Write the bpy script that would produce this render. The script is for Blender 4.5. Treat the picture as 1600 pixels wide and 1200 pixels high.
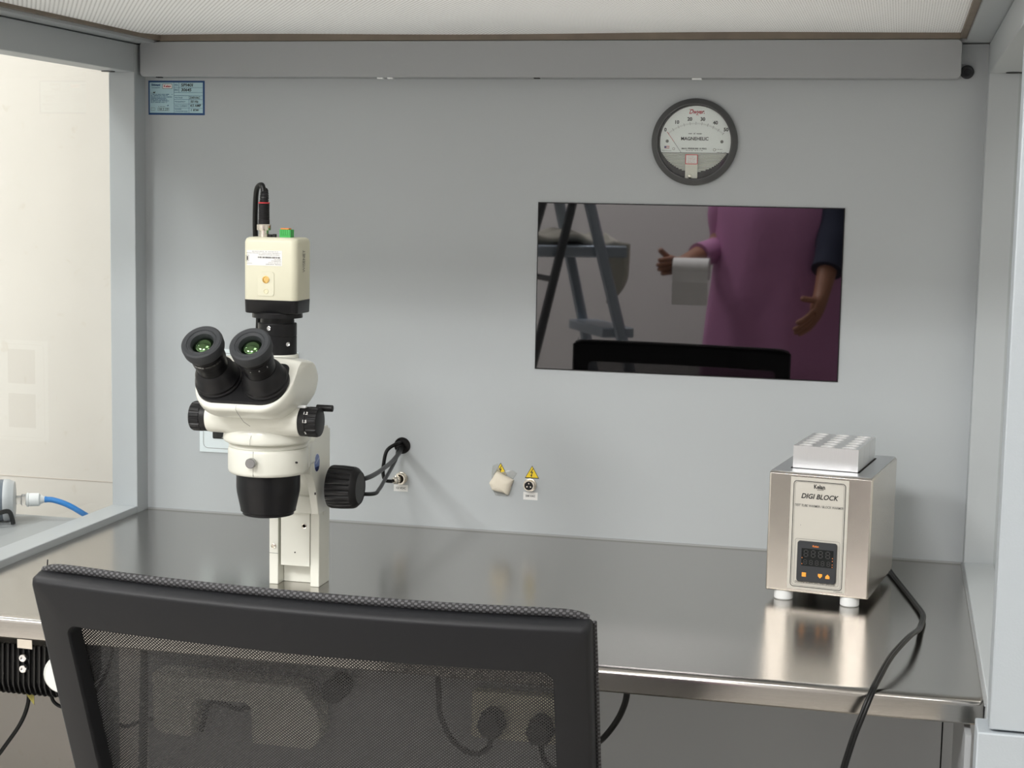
import bpy, bmesh, math, random
from mathutils import Vector, Matrix
random.seed(4)
R = math.radians
D = bpy.data
SC = bpy.context.scene
COL = SC.collection
for o in list(D.objects): D.objects.remove(o)

# ---------------------------------------------------------------- camera
# world: X right along the back panel, Y into it, Z up; worktop top at z = 0, room floor at z = -0.75
cam = D.objects.new('camera', D.cameras.new('camera')); COL.objects.link(cam); SC.camera = cam
yaw, pit, rol, foc = 0.23158, 0.11569, 0.01936, 2538.63
fw = Vector((-math.sin(yaw)*math.cos(pit), math.cos(yaw)*math.cos(pit), -math.sin(pit)))
rt = Vector((math.cos(yaw), math.sin(yaw), 0)); up = rt.cross(fw)
r2 = rt*math.cos(rol)+up*math.sin(rol); u2 = -rt*math.sin(rol)+up*math.cos(rol)
m = Matrix((r2, u2, -fw)).transposed().to_4x4(); m.translation = (1.1198, -2.2948, 0.4954)
cam.matrix_world = m
cam.data.sensor_fit = 'HORIZONTAL'; cam.data.sensor_width = 36; cam.data.lens = foc/1600*36
cam.data.clip_start = .01; cam.data.clip_end = 50

# ---------------------------------------------------------------- world, lamps, exposure
W = D.worlds.new('room_air'); SC.world = W; W.use_nodes = True
W.node_tree.nodes['Background'].inputs[0].default_value = (.8, .86, 1, 1)
W.node_tree.nodes['Background'].inputs[1].default_value = .4
SC.view_settings.view_transform = 'Standard'; SC.view_settings.look = 'None'
SC.view_settings.gamma = 1; SC.view_settings.use_curve_mapping = False
SC.view_settings.exposure = 0.0
CEIL = 1.95
LIGHTS = [(-1.25, -.75, .6, 23), (-.95, -2.75, .6, 66), (.35, -3.1, .6, 56), (.95, -1.65, .6, 4), (2.15, -2.4, .6, 4), (2.15, -.6, .6, 2)]
for (x, y, s, e) in LIGHTS:
    l = D.lights.new('ceiling_lamp_light', 'AREA'); l.shape = 'SQUARE'; l.size = s; l.energy = e; l.color = (1, .992, .985)
    o = D.objects.new('ceiling_lamp_light', l); COL.objects.link(o); o.location = (x, y, CEIL-.035)

# fill light added inside the hood to brighten the perforated diffuser sheet
l = D.lights.new('hood_fill_light', 'AREA'); l.shape = 'RECTANGLE'; l.size = 1.0; l.size_y = .30; l.energy = 3.0; l.color = (1, .985, .96)
o = D.objects.new('hood_fill_light', l); COL.objects.link(o); o.location = (.612, -.34, 1.05)

# ---------------------------------------------------------------- helpers
def obj(name, bm, mat, parent=None, smooth=False, bevel=0, seg=2, angle=35):
    me = D.meshes.new(name); bmesh.ops.recalc_face_normals(bm, faces=bm.faces); bm.to_mesh(me); bm.free()
    o = D.objects.new(name, me); COL.objects.link(o)
    for k in (mat if isinstance(mat, (list, tuple)) else [mat]): me.materials.append(k)
    if smooth:
        me.polygons.foreach_set('use_smooth', [True]*len(me.polygons))
        me.set_sharp_from_angle(angle=R(angle))
    if bevel:
        b = o.modifiers.new('bevel', 'BEVEL'); b.width = bevel; b.segments = seg; b.limit_method = 'ANGLE'; b.angle_limit = R(40)
        b.harden_normals = False
        me.polygons.foreach_set('use_smooth', [True]*len(me.polygons)); me.set_sharp_from_angle(angle=R(60))
    if parent: o.parent = parent
    return o
def tag(o, label, cat=None, group=None, kind=None):
    if label: o['label'] = label
    if cat: o['category'] = cat
    if group: o['group'] = group
    if kind: o['kind'] = kind
    return o
def thing(name, label, cat, loc=(0, 0, 0), rz=0, group=None, kind=None):
    o = D.objects.new(name, None); COL.objects.link(o); o.location = loc; o.rotation_euler = (0, 0, rz)
    o.empty_display_size = .05
    return tag(o, label, cat, group, kind)
def box(bm, x0, x1, y0, y1, z0, z1):
    v = [bm.verts.new(p) for p in ((x0,y0,z0),(x1,y0,z0),(x1,y1,z0),(x0,y1,z0),(x0,y0,z1),(x1,y0,z1),(x1,y1,z1),(x0,y1,z1))]
    for f in ((0,3,2,1),(4,5,6,7),(0,1,5,4),(1,2,6,5),(2,3,7,6),(3,0,4,7)): bm.faces.new([v[i] for i in f])
    return bm
def bx(*a): return box(bmesh.new(), *a)
def frame_of(axis):
    a = Vector(axis).normalized()
    h = Vector((0, 0, 1)) if abs(a.z) < .9 else Vector((1, 0, 0))
    u = h.cross(a).normalized(); return u, a.cross(u), a
def lathe(bm, prof, origin, axis=(0, 0, 1), n=48, mat=0, caps=True, wob=None):
    """prof: list of (r, h) along axis"""
    u, v, a = frame_of(axis); O = Vector(origin); rings = []
    for i, (r, h) in enumerate(prof):
        ring = []
        for k in range(n):
            t = 2*math.pi*k/n; rr = r*(wob(t, i) if wob else 1)
            ring.append(bm.verts.new(O+a*h+(u*math.cos(t)+v*math.sin(t))*max(rr, 1e-6)))
        rings.append(ring)
    for A, B in zip(rings, rings[1:]):
        for k in range(n):
            f = bm.faces.new((A[k], A[(k+1) % n], B[(k+1) % n], B[k])); f.material_index = mat
    if caps:
        for ring in (rings[0], rings[-1]):
            try: bm.faces.new(ring).material_index = mat
            except ValueError: pass
    return bm
def cyl(bm, r, p, q, n=32, bev=0):
    p = Vector(p); q = Vector(q); L = (q-p).length
    pr = [(r, 0), (r, L)] if not bev else [(r-bev, 0), (r-bev*.3, bev*.3), (r, bev), (r, L-bev), (r-bev*.3, L-bev*.3), (r-bev, L)]
    return lathe(bm, pr, p, q-p, n)
def smooth_path(pts, k=10):
    P = [Vector(p) for p in pts]; out = []
    for i in range(len(P)-1):
        p0 = P[i-1] if i else P[0]*2-P[1]; p1, p2 = P[i], P[i+1]; p3 = P[i+2] if i+2 < len(P) else P[-1]*2-P[-2]
        for j in range(k):
            t = j/k
            out.append(.5*((2*p1)+(p2-p0)*t+(2*p0-5*p1+4*p2-p3)*t*t+(3*p1-p0-3*p2+p3)*t**3))
    out.append(P[-1]); return out
def tube(bm, pts, r, n=14, k=10, flat=1, rf=None, smooth=True):
    P = smooth_path(pts, k) if smooth else [Vector(p) for p in pts]
    prev = None; rings = []
    for i, p in enumerate(P):
        d = (P[min(i+1, len(P)-1)]-P[max(i-1, 0)]).normalized()
        if prev is None: u, v, _ = frame_of(d)
        else:
            u = (prev-d*prev.dot(d)).normalized(); v = d.cross(u)
        prev = u; rr = r*(rf(i/(len(P)-1)) if rf else 1)
        rings.append([bm.verts.new(p+(u*math.cos(2*math.pi*j/n)+v*math.sin(2*math.pi*j/n)*flat)*rr) for j in range(n)])
    for A, B in zip(rings, rings[1:]):
        for j in range(n): bm.faces.new((A[j], A[(j+1) % n], B[(j+1) % n], B[j]))
    bm.faces.new(rings[0]); bm.faces.new(rings[-1]); return bm
def rrect(x0, x1, y0, y1, r, n=8):
    P = []
    for cx, cy, a in ((x1-r, y1-r, 0), (x0+r, y1-r, 90), (x0+r, y0+r, 180), (x1-r, y0+r, 270)):
        for k in range(n+1):
            t = R(a+90*k/n); P.append((cx+r*math.cos(t), cy+r*math.sin(t)))
    return P
def loft(bm, loops, caps=True, closed=True):
    V = [[bm.verts.new(p) for p in L] for L in loops]
    for A, B in zip(V, V[1:]):
        n = len(A)
        for j in range(n if closed else n-1): bm.faces.new((A[j], A[(j+1) % n], B[(j+1) % n], B[j]))
    if caps and closed: bm.faces.new(V[0]); bm.faces.new(V[-1])
    return bm
def slab(bm, outline, M, t, inset=0):
    """outline (x,y) extruded t along local z of M (optional small edge bevel)"""
    c = Vector((sum(p[0] for p in outline)/len(outline), sum(p[1] for p in outline)/len(outline)))
    def L(z, s):
        o = []
        for p in outline:
            q = Vector(p); d = (q-c); q2 = q-d.normalized()*s if d.length else q; o.append(M@Vector((q2.x, q2.y, z)))
        return o
    loops = [L(0, 0), L(t, 0)] if not inset else [L(0, 0), L(t-inset, 0), L(t, inset)]
    return loft(bm, loops)
def ngon(bm, pts, mat=0):
    f = bm.faces.new([bm.verts.new(p) for p in pts]); f.material_index = mat; return f
def basis(o, x, y):
    x = Vector(x).normalized(); y = Vector(y).normalized(); z = x.cross(y)
    m = Matrix((x, y, z)).transposed().to_4x4(); m.translation = o; return m
FACE = lambda x, y, z: basis((x, y, z), (1, 0, 0), (0, 0, 1))      # x right, y up, normal toward -Y

# flat printing: everything laid on a plane M (x right, y up, z out)
class Print:
    def __init__(s, M): s.M = M; s.bm = {}
    def g(s, mat): return s.bm.setdefault(mat.name, (bmesh.new(), mat))[0]
    def rect(s, mat, x0, x1, y0, y1, z=.0003):
        ngon(s.g(mat), [s.M@Vector(p) for p in ((x0,y0,z),(x1,y0,z),(x1,y1,z),(x0,y1,z))])
    def poly(s, mat, pts, z=.0003): ngon(s.g(mat), [s.M@Vector((p[0], p[1], z)) for p in pts])
    def disc(s, mat, x, y, r, z=.0003, n=24): s.poly(mat, [(x+r*math.cos(2*math.pi*k/n), y+r*math.sin(2*math.pi*k/n)) for k in range(n)], z)
    def line(s, mat, a, b, w, z=.0003):
        a = Vector(a); b = Vector(b); d = (b-a).normalized()*w/2; n = Vector((-d.y, d.x))
        s.poly(mat, [a-n, b-n, b+n, a+n], z)
    def ring(s, mat, x0, x1, y0, y1, r, w, z=.0003):
        A = rrect(x0, x1, y0, y1, r); B = rrect(x0+w, x1-w, y0+w, y1-w, max(r-w, .0002)); g = s.g(mat)
        a = [g.verts.new(s.M@Vector((p[0], p[1], z))) for p in A]; b = [g.verts.new(s.M@Vector((p[0], p[1], z))) for p in B]
        for i in range(len(a)): g.faces.new((a[i], a[(i+1) % len(a)], b[(i+1) % len(a)], b[i]))
    def text(s, mat, t, x, y, h, w=None, al='CENTER', z=.0004, shear=0, bold=0, rot=0, flip=False):
        c = D.curves.new('t', 'FONT'); c.body = t; c.align_x = al; c.align_y = 'CENTER'; c.size = 1; c.shear = shear; c.offset = bold
        c.resolution_u = 3
        o = D.objects.new('t', c); COL.objects.link(o); bpy.context.view_layer.update()
        me = D.meshes.new_from_object(o.evaluated_get(bpy.context.evaluated_depsgraph_get()))
        D.objects.remove(o); D.curves.remove(c)
        if not me.vertices: return
        xs = [v.co.x for v in me.vertices]; W0 = max(xs)-min(xs); sy = h/.7; sx = sy if w is None else w/W0
        T = s.M@Matrix.Translation((x, y, z))@Matrix.Rotation(R(rot), 4, 'Z')@Matrix.Diagonal((sx*(-1 if flip else 1), sy, 1, 1))
        me.transform(T); s.g(mat).from_mesh(me); D.meshes.remove(me)
    def squiggle(s, mat, x0, x1, y, h, z=.0004, seed=0):
        rnd = random.Random(seed); x = x0
        while x < x1:
            w = rnd.uniform(.4, 1.1)*h
            if rnd.random() < .82: s.rect(mat, x, min(x+w*.8, x1), y-h*rnd.uniform(.3, .5), y+h*rnd.uniform(.25, .5), z)
            x += w
    def done(s, name, parent):
        out = []
        for k, (b, mt) in s.bm.items():
            bmesh.ops.recalc_face_normals(b, faces=b.faces)
            out.append(obj(name, b, mt, parent))
        return out

# ---------------------------------------------------------------- materials
def mat(name, col, rough=.5, metal=0, spec=.5, coat=0, noise=None, bump=None, trans=0, ior=1.45, emit=None, es=0, sheen=0, aniso=0):
    m = D.materials.new(name); m.use_nodes = True; nt = m.node_tree; b = nt.nodes['Principled BSDF']
    b.inputs['Base Color'].default_value = (*col, 1); b.inputs['Roughness'].default_value = rough
    b.inputs['Metallic'].default_value = metal; b.inputs['Specular IOR Level'].default_value = spec
    b.inputs['Coat Weight'].default_value = coat; b.inputs['Transmission Weight'].default_value = trans; b.inputs['IOR'].default_value = ior
    b.inputs['Sheen Weight'].default_value = sheen; b.inputs['Anisotropic'].default_value = aniso
    if emit: b.inputs['Emission Color'].default_value = (*emit, 1); b.inputs['Emission Strength'].default_value = es
    tc = nt.nodes.new('ShaderNodeTexCoord')
    if noise:   # (scale, amount, (sx,sy,sz))
        mp = nt.nodes.new('ShaderNodeMapping'); mp.inputs['Scale'].default_value = noise[2]
        n = nt.nodes.new('ShaderNodeTexNoise'); n.inputs['Scale'].default_value = noise[0]; n.inputs['Detail'].default_value = 4
        mx = nt.nodes.new('ShaderNodeMix'); mx.data_type = 'RGBA'
        a = noise[1]
        mx.inputs[6].default_value = (*[c*(1-a) for c in col], 1); mx.inputs[7].default_value = (*[min(1, c*(1+a)) for c in col], 1)
        nt.links.new(tc.outputs['Object'], mp.inputs[0]); nt.links.new(mp.outputs[0], n.inputs[0])
        nt.links.new(n.outputs[0], mx.inputs[0]); nt.links.new(mx.outputs[2], b.inputs['Base Color'])
    if bump:    # (scale, strength, distance, (sx,sy,sz))
        mp = nt.nodes.new('ShaderNodeMapping'); mp.inputs['Scale'].default_value = bump[3]
        n = nt.nodes.new('ShaderNodeTexNoise'); n.inputs['Scale'].default_value = bump[0]; n.inputs['Detail'].default_value = 3
        bp = nt.nodes.new('ShaderNodeBump'); bp.inputs['Strength'].default_value = bump[1]; bp.inputs['Distance'].default_value = bump[2]
        nt.links.new(tc.outputs['Object'], mp.inputs[0]); nt.links.new(mp.outputs[0], n.inputs[0])
        nt.links.new(n.outputs[0], bp.inputs['Height']); nt.links.new(bp.outputs[0], b.inputs['Normal'])
    return m
I3 = (1, 1, 1)
M = dict(
 coat=mat('grey_powder_coat', (.46, .49, .505), .42, spec=.4, bump=(900, .12, .0004, I3), noise=(3, .03, I3)),
 coat_dark=mat('grey_powder_coat_cover', (.36, .375, .385), .45, bump=(900, .12, .0004, I3)),
 coat_light=mat('light_powder_coat', (.415, .455, .485), .5, bump=(420, .25, .0006, I3)),
 steel=mat('brushed_stainless_steel', (.455, .435, .41), .19, 1, bump=(60, .035, .001, (1, 30, 30)), noise=(14, .05, (1, 60, 60))),
 steel_w=mat('brushed_steel_case', (.74, .695, .63), .27, 1, noise=(18, .05, (1, 50, 50))),
 steel_top=mat('satin_steel_lid', (.50, .51, .52), .3, 1, noise=(20, .04, (40, 1, 1))),
 alu=mat('machined_aluminium', (.78, .785, .79), .36, .85, noise=(60, .04, (30, 1, 1))),
 bore=mat('polished_bore', (.95, .95, .95), .4, .6),
 chrome=mat('chrome', (.75, .75, .76), .15, 1),
 chromed=mat('dark_chrome', (.32, .32, .33), .2, 1),
 nickel=mat('nickel', (.72, .68, .60), .25, 1),
 brass=mat('brass', (.75, .52, .2), .25, 1),
 ivory=mat('ivory_enamel', (.76, .765, .69), .28, spec=.5, coat=.2),
 cream=mat('cream_plastic', (.68, .665, .52), .4),
 black=mat('black_anodised', (.007, .007, .008), .36, spec=.35),
 blackp=mat('black_plastic', (.010, .010, .011), .42, spec=.35),
 rubber=mat('dark_grey_rubber', (.034, .037, .041), .6),
 gap=mat('shadow_gap', (.004, .004, .004), .8),
 cable=mat('black_cable', (.007, .0075, .0075), .36, spec=.3),
 white=mat('white_plastic', (.85, .87, .88), .4),
 nylon=mat('white_nylon', (.82, .84, .84), .35),
 paper=mat('white_paper', (.82, .82, .80), .6),
 ink=mat('black_ink', (.02, .02, .02), .6),
 greyink=mat('grey_ink', (.16, .16, .15), .6),
 red=mat('red_ink', (.45, .03, .05), .5),
 redring=mat('red_ring', (.6, .04, .05), .45),
 blue=mat('blue_ink', (.01, .06, .19), .5),
 paleb=mat('pale_blue_paper', (.42, .62, .68), .5),
 yellow=mat('hazard_yellow', (.85, .62, .03), .5),
 green=mat('green_plastic', (.06, .42, .10), .45),
 orange=mat('orange_plastic', (.8, .25, .06), .45),
 orangeb=mat('orange_button', (.9, .35, .05), .4, emit=(1, .4, .05), es=.25),
 seg=mat('unlit_segment', (.06, .06, .06), .4),
 panel=mat('fascia_vinyl', (.60, .58, .52), .45),
 plate=mat('control_plate', (.72, .80, .82), .35),
 mesh_frame=mat('charcoal_plastic', (.009, .0095, .011), .48, spec=.3, bump=(500, .1, .0004, I3)),
 seat=mat('black_seat_fabric', (.02, .02, .022), .9, bump=(600, .4, .001, I3)),
 gloss=mat('screen_glass', (.115, .112, .115), .02, 1),
 glossb=mat('dark_glass', (.012, .014, .014), .08),
 tape=mat('masking_tape', (.78, .72, .60), .8, bump=(260, .3, .0006, I3)),
 clear=mat('clear_tape', (.9, .92, .9), .2, trans=.75),
 blade=mat('blue_tube', (.02, .22, .62), .35),
 lensc=mat('coated_lens', (.11, .19, .09), .03, 1),
 wallb=mat('beige_wall', (.78, .735, .67), .35, noise=(9, .035, I3), bump=(25, .05, .002, I3)),
 wallg=mat('plain_wall', (.60, .595, .58), .7),
 ceilw=mat('ceiling_white', (.8, .8, .78), .8),
 floor=mat('beige_floor_tile', (.58, .55, .50), .2, noise=(2.5, .08, I3)),
 frost=mat('smoked_filter_shell', (.16, .19, .23), .22),
 frostw=mat('translucent_cap', (.72, .75, .78), .3, trans=.2),
 clearp=mat('clear_plastic', (.9, .9, .9), .1, trans=.85),
 hs=mat('black_heatsink', (.008, .008, .008), .3),
 lad=mat('ladder_aluminium', (.36, .42, .48), .4, .6),
 cloth=mat('grey_cloth', (.55, .54, .47), .9),
 mauve=mat('mauve_cotton', (.48, .22, .40), .85, bump=(40, .3, .004, I3)),
 navy=mat('navy_cotton', (.02, .025, .05), .85),
 skin=mat('skin', (.32, .15, .09), .5),
 hair=mat('black_hair', (.012, .01, .009), .5),
 eyew=mat('eye_white', (.8, .78, .75), .3),
 lip=mat('lips', (.35, .12, .10), .5),
 emb1=mat('emblem_blue', (.12, .18, .42), .3), emb2=mat('emblem_navy', (.008, .015, .09), .3),
 lampd=mat('lamp_diffuser', (.9, .9, .9), .5, emit=(1, .97, .93), es=3.0),
 brown=mat('brown_gasket', (.20, .165, .13), .6, noise=(30, .3, I3)),
 disc=mat('opal_disc', (.80, .82, .78), .35),
)
def math_node(nt, op, a, b=None):
    n = nt.nodes.new('ShaderNodeMath'); n.operation = op
    for i, v in enumerate((a, b)):
        if v is None: continue
        if isinstance(v, (int, float)): n.inputs[i].default_value = v
        else: nt.links.new(v, n.inputs[i])
    return n.outputs[0]
def glass_mat():
    m = D.materials.new('window_glass'); m.use_nodes = True; nt = m.node_tree
    for n in list(nt.nodes): nt.nodes.remove(n)
    o = nt.nodes.new('ShaderNodeOutputMaterial'); mx = nt.nodes.new('ShaderNodeMixShader'); ge = nt.nodes.new('ShaderNodeNewGeometry')
    t = nt.nodes.new('ShaderNodeBsdfTransparent'); g = nt.nodes.new('ShaderNodeBsdfGlossy'); f = nt.nodes.new('ShaderNodeFresnel')
    t.inputs[0].default_value = (.97, .985, .98, 1); g.inputs['Roughness'].default_value = .01; f.inputs[0].default_value = 1.5
    nt.links.new(math_node(nt, 'MULTIPLY', f.outputs[0], math_node(nt, 'SUBTRACT', 1.0, ge.outputs['Backfacing'])), mx.inputs[0]); nt.links.new(t.outputs[0], mx.inputs[1]); nt.links.new(g.outputs[0], mx.inputs[2]); nt.links.new(mx.outputs[0], o.inputs[0])
    return m
M['glass'] = glass_mat()
def weave_mat(name, p, q, thr, col, alpha=True, base2=None, ax=('X', 'Z'), tex='Object', rough=.6):
    """diamond pattern of openings: p,q = periods (m)"""
    m = D.materials.new(name); m.use_nodes = True; nt = m.node_tree; b = nt.nodes['Principled BSDF']
    b.inputs['Base Color'].default_value = (*col, 1); b.inputs['Roughness'].default_value = rough
    tc = nt.nodes.new('ShaderNodeTexCoord'); s = nt.nodes.new('ShaderNodeSeparateXYZ'); nt.links.new(tc.outputs[tex], s.inputs[0])
    a = math_node(nt, 'COSINE', math_node(nt, 'MULTIPLY', s.outputs[ax[0]], 2*math.pi/p))
    c = math_node(nt, 'COSINE', math_node(nt, 'MULTIPLY', s.outputs[ax[1]], 2*math.pi/q))
    f = math_node(nt, 'GREATER_THAN', math_node(nt, 'MULTIPLY', a, c), thr)
    if alpha:
        inv = math_node(nt, 'SUBTRACT', 1.0, f); nt.links.new(inv, b.inputs['Alpha'])
    else:
        mx = nt.nodes.new('ShaderNodeMix'); mx.data_type = 'RGBA'; mx.inputs[6].default_value = (*col, 1); mx.inputs[7].default_value = (*base2, 1)
        nt.links.new(f, mx.inputs[0]); nt.links.new(mx.outputs[2], b.inputs['Base Color'])
    return m
M['weave'] = weave_mat('chair_mesh_weave', .0030, .0026, .42, (.012, .012, .013))
M['perf'] = weave_mat('perforated_sheet', .0062, .0107, .52, (.95, .945, .93), False, (.20, .19, .17), ('X', 'Y'))
def translucent(m, w):
    nt = m.node_tree; b = nt.nodes['Principled BSDF']; out = nt.nodes['Material Output']
    t = nt.nodes.new('ShaderNodeBsdfTranslucent'); t.inputs[0].default_value = (.95, .94, .9, 1); mx = nt.nodes.new('ShaderNodeMixShader'); mx.inputs[0].default_value = w
    nt.links.new(b.outputs[0], mx.inputs[1]); nt.links.new(t.outputs[0], mx.inputs[2]); nt.links.new(mx.outputs[0], out.inputs[0])
translucent(M['perf'], .15)
M['braid'] = weave_mat('woven_braid', .0052, .0034, .12, (.010, .010, .011), False, (.075, .075, .08), rough=.7)
def wall_stone():
    m = M['wallb']; nt = m.node_tree; b = nt.nodes['Principled BSDF']
    src = b.inputs['Base Color'].links[0].from_socket
    tc = nt.nodes.new('ShaderNodeTexCoord'); n = nt.nodes.new('ShaderNodeTexNoise'); n.inputs['Scale'].default_value = 55; n.inputs['Detail'].default_value = 6; n.inputs['Distortion'].default_value = .6
    cr = nt.nodes.new('ShaderNodeValToRGB'); cr.color_ramp.elements[0].position = .27; cr.color_ramp.elements[0].color = (.95, .935, .91, 1); cr.color_ramp.elements[1].position = .36; cr.color_ramp.elements[1].color = (1, 1, 1, 1)
    mx = nt.nodes.new('ShaderNodeMix'); mx.data_type = 'RGBA'; mx.blend_type = 'MULTIPLY'; mx.inputs[0].default_value = 1
    nt.links.new(tc.outputs['Object'], n.inputs[0]); nt.links.new(n.outputs[0], cr.inputs[0]); nt.links.new(src, mx.inputs[6]); nt.links.new(cr.outputs[0], mx.inputs[7]); nt.links.new(mx.outputs[2], b.inputs['Base Color'])
wall_stone()

# ---------------------------------------------------------------- the room
XL, XR, YB, YF, ZF = -2.3, 3.0, .17, -3.75, -.75
def struct(name, bm, mt, label=None): o = obj(name, bm, mt); o['kind'] = 'structure'; return o
struct('floor', bx(XL-.1, XR+.1, YF-.1, YB+.1, ZF-.1, ZF), M['floor'])
struct('ceiling', bx(XL-.1, XR+.1, YF-.1, YB+.1, CEIL, CEIL+.1), M['ceilw'])
struct('wall_back', bx(XL-.1, XR+.1, YB, YB+.1, ZF, CEIL), M['wallb'])
struct('wall_front', bx(XL-.1, XR+.1, YF-.1, YF, ZF, CEIL), M['wallg'])
struct('wall_left', bx(XL-.1, XL, YF, YB, ZF, CEIL), M['wallg'])
struct('wall_right', bx(XR, XR+.1, YF, YB, ZF, CEIL), M['wallg'])
struct('trim_1', bx(XL, -.3+.6, YB-.0006, YB, .0030, .0042), mat('tile_joint', (.60, .52, .45), .7))
first = None
names = ['above the left side of the flow cabinet', 'over the front left corner of the room', 'above the step ladder', 'in front of the middle of the cabinet', 'on the right front side of the room', 'above the right side of the flow cabinet']
for (x, y, s, e), nm in zip(LIGHTS, names):
    t = thing('ceiling_light', 'square white ceiling light panel '+nm, 'light', (x, y, CEIL), group='square ceiling light panels')
    b = bmesh.new()
    for a in ((-.32, .32, -.32, -.3), (-.32, .32, .3, .32), (-.32, -.3, -.3, .3), (.3, .32, -.3, .3)): box(b, *a, -.03, 0)
    obj('frame', b, M['white'], t)
    obj('diffuser', bx(-.3, .3, -.3, .3, -.02, -.004), M['lampd'], t)

# ---------------------------------------------------------------- flow cabinet
WD = 1.2247                       # inner width
cab = thing('flow_cabinet', 'grey powder-coated laminar flow workstation cabinet standing against the beige wall', 'cabinet', (0, 0, 0))
# back panel (real holes are shallow dark cups on its face)
obj('back_panel', bx(0, WD, 0, .03, -.004, .708), M['coat'], cab)
obj('lower_back_panel', bx(-.0, 1.2083, -.004, .02, -.71, -.03), M['coat_dark'], cab)
obj('panel_seam', bx(1.205, 1.213, .001, .019, -.71, -.03), M['gap'], cab)
obj('lower_back_panel', bx(1.2103, 1.262, -.004, .02, -.71, -.03), M['coat_dark'], cab)
def side(x0, x1, nm):
    """upper side frame: a rectangular tube frame around an opening, x0..x1 thick"""
    b = bmesh.new()
    box(b, x0, x1, -.0356, .03, -.03, .708)               # rear post
    box(b, x0, x1, -.67, -.0356, .6665, .708)             # top rail
    box(b, x0, x1, -.67, -.0356, -.03, .0100)             # sill
    return obj('side_frame', b, M['coat'], cab, bevel=.0012)
sl = side(-.042, 0, 'l'); sr = side(WD, WD+.042, 'r')
for x in (-.0415, WD+.040):
    g = obj('window_pane', bx(x-.0015, x+.0015, -.665, -.0340, .0095, .669), M['glass'], cab); g['label'] = 'clear glass side window'
for x0, x1 in ((-.042, 0), (WD+.0005, WD+.12)):
    obj('front_post', bx(x0 if x0 > 0 else -.12, x1, -.71, -.668, -.0073, .7085), M['coat_light'], cab, bevel=.0015)
for x0, x1 in ((-.13, -.012), (1.2140, 1.35)):
    obj('base_post', bx(x0, x1, -.715, -.668, ZF, -.0095), M['coat_light'], cab, bevel=.0015)
for x0, x1 in ((-.042, -.0), (WD, WD+.042)):
    obj('leg', bx(x0, x1, -.145, -.10, ZF, -.031), M['coat_dark'], cab, bevel=.001)
obj('leg', bx(1.206, 1.2120, -.66, -.40, -.30, -.031), M['coat_dark'], cab)
# sealant fillet at foot of back panel and side sills
b = bmesh.new()
box(b, .001, WD-.001, -.0022, .0, .0, .0022)
box(b, WD-.0022, WD, -.66, -.001, .0, .0022)
obj('sealant', b, mat('silicone_sealant', (.34, .35, .35), .4), cab)
# hood: strips round the ceiling opening, casing above
b = bmesh.new()
zc = .7095
box(b, -.12, .030, -.71, .03, zc, .735); box(b, WD-.030, WD+.12, -.71, .03, zc, .735)
box(b, .030, WD-.030, -.71, -.66, zc, .735); box(b, .030, WD-.030, -.020, .03, zc, .735)
obj('hood_frame', b, M['coat'], cab)
b = bmesh.new(); box(b, -.12, WD+.12, -.71, .03, 1.13, 1.15); box(b, -.12, -.030, -.71, .03, .7352, 1.13); box(b, WD+.030, WD+.12, -.71, .03, .7352, 1.13)
box(b, -.030, WD+.030, -.71, -.698, .7352, 1.13); box(b, -.030, WD+.030, .018, .03, .7352, 1.13); obj('hood_casing', b, M['coat_light'], cab)
b = bmesh.new(); tube(b, [(.10, -.34, 1.08), (WD-.10, -.34, 1.08)], .014, 16, 2, smooth=False); obj('added_glow_tube', b, M['lampd'], cab, smooth=True)  # glowing tube added as the unseen source of the hood fill
b = bmesh.new()
box(b, .0305, .0385, -.66, -.020, .7135, .7265); box(b, WD-.0385, WD-.0305, -.66, -.020, .7135, .7265)
box(b, .0385, WD-.0385, -.028, -.0205, .7125, .7265)
g = obj('gasket', b, M['brown'], cab); g['label'] = 'brown stained gasket strip'
b = bmesh.new()
nx, ny = 120, 30; V = {}
for i in range(nx+1):
    for j in range(ny+1):
        x = .0385+(WD-.077)*i/nx; y = -.66+(.632)*j/ny
        e = min(1, (ny-j)/3.0)
        z = .7205-.0018*math.sin(x*7.0+.6)*e-.0010*math.sin(x*17+1)*e + .002*(1-e)*(0.5+.5*math.sin(x*9))
        V[i, j] = b.verts.new((x, y, z))
for i in range(nx):
    for j in range(ny): b.faces.new((V[i, j], V[i+1, j], V[i+1, j+1], V[i, j+1]))
g = obj('ceiling_diffuser', b, M['perf'], cab, smooth=True); g['label'] = 'perforated white air diffuser sheet'
# cover across the top of the back panel
b = bmesh.new(); slab(b, rrect(.0058, 1.1892, .6603, .7118, .007), FACE(0, 0, 0), .030)
g = obj('cover_panel', b, M['coat_dark'], cab, bevel=.0012); g['label'] = 'darker grey rounded cover strip under the diffuser'
for x, w in ((.3806, .0042), (.396, .004), (.838, .0065)):
    obj('clip', bx(x-w, x+w, -.028, -.018, .6583, .6608), M['white'], g)
for x in (.0352, .612):
    obj('notch', bx(x-.004, x+.004, -.0285, -.02, .6592, .6608), M['gap'], g)
# round black grommets in window jambs
for x, y in ((-.032, -.036-.02), (WD+.030, -.056)):
    b = bmesh.new(); cyl(b, .010, (x, y, .6655), (x, y, .6668), 24); obj('plug', b, M['blackp'], cab)
b = bmesh.new(); lathe(b, [(.0090, 0), (.0090, .004), (.0075, .0052), (.0050, .0052), (.0046, .002), (0, .002)], (1.1977, 0, .6709), (0, -1, 0), 32)
tag(obj('wall_grommet', b, M['rubber'], smooth=True), 'small round black grommet at the right end of the grey cover strip', 'grommet')

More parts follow.
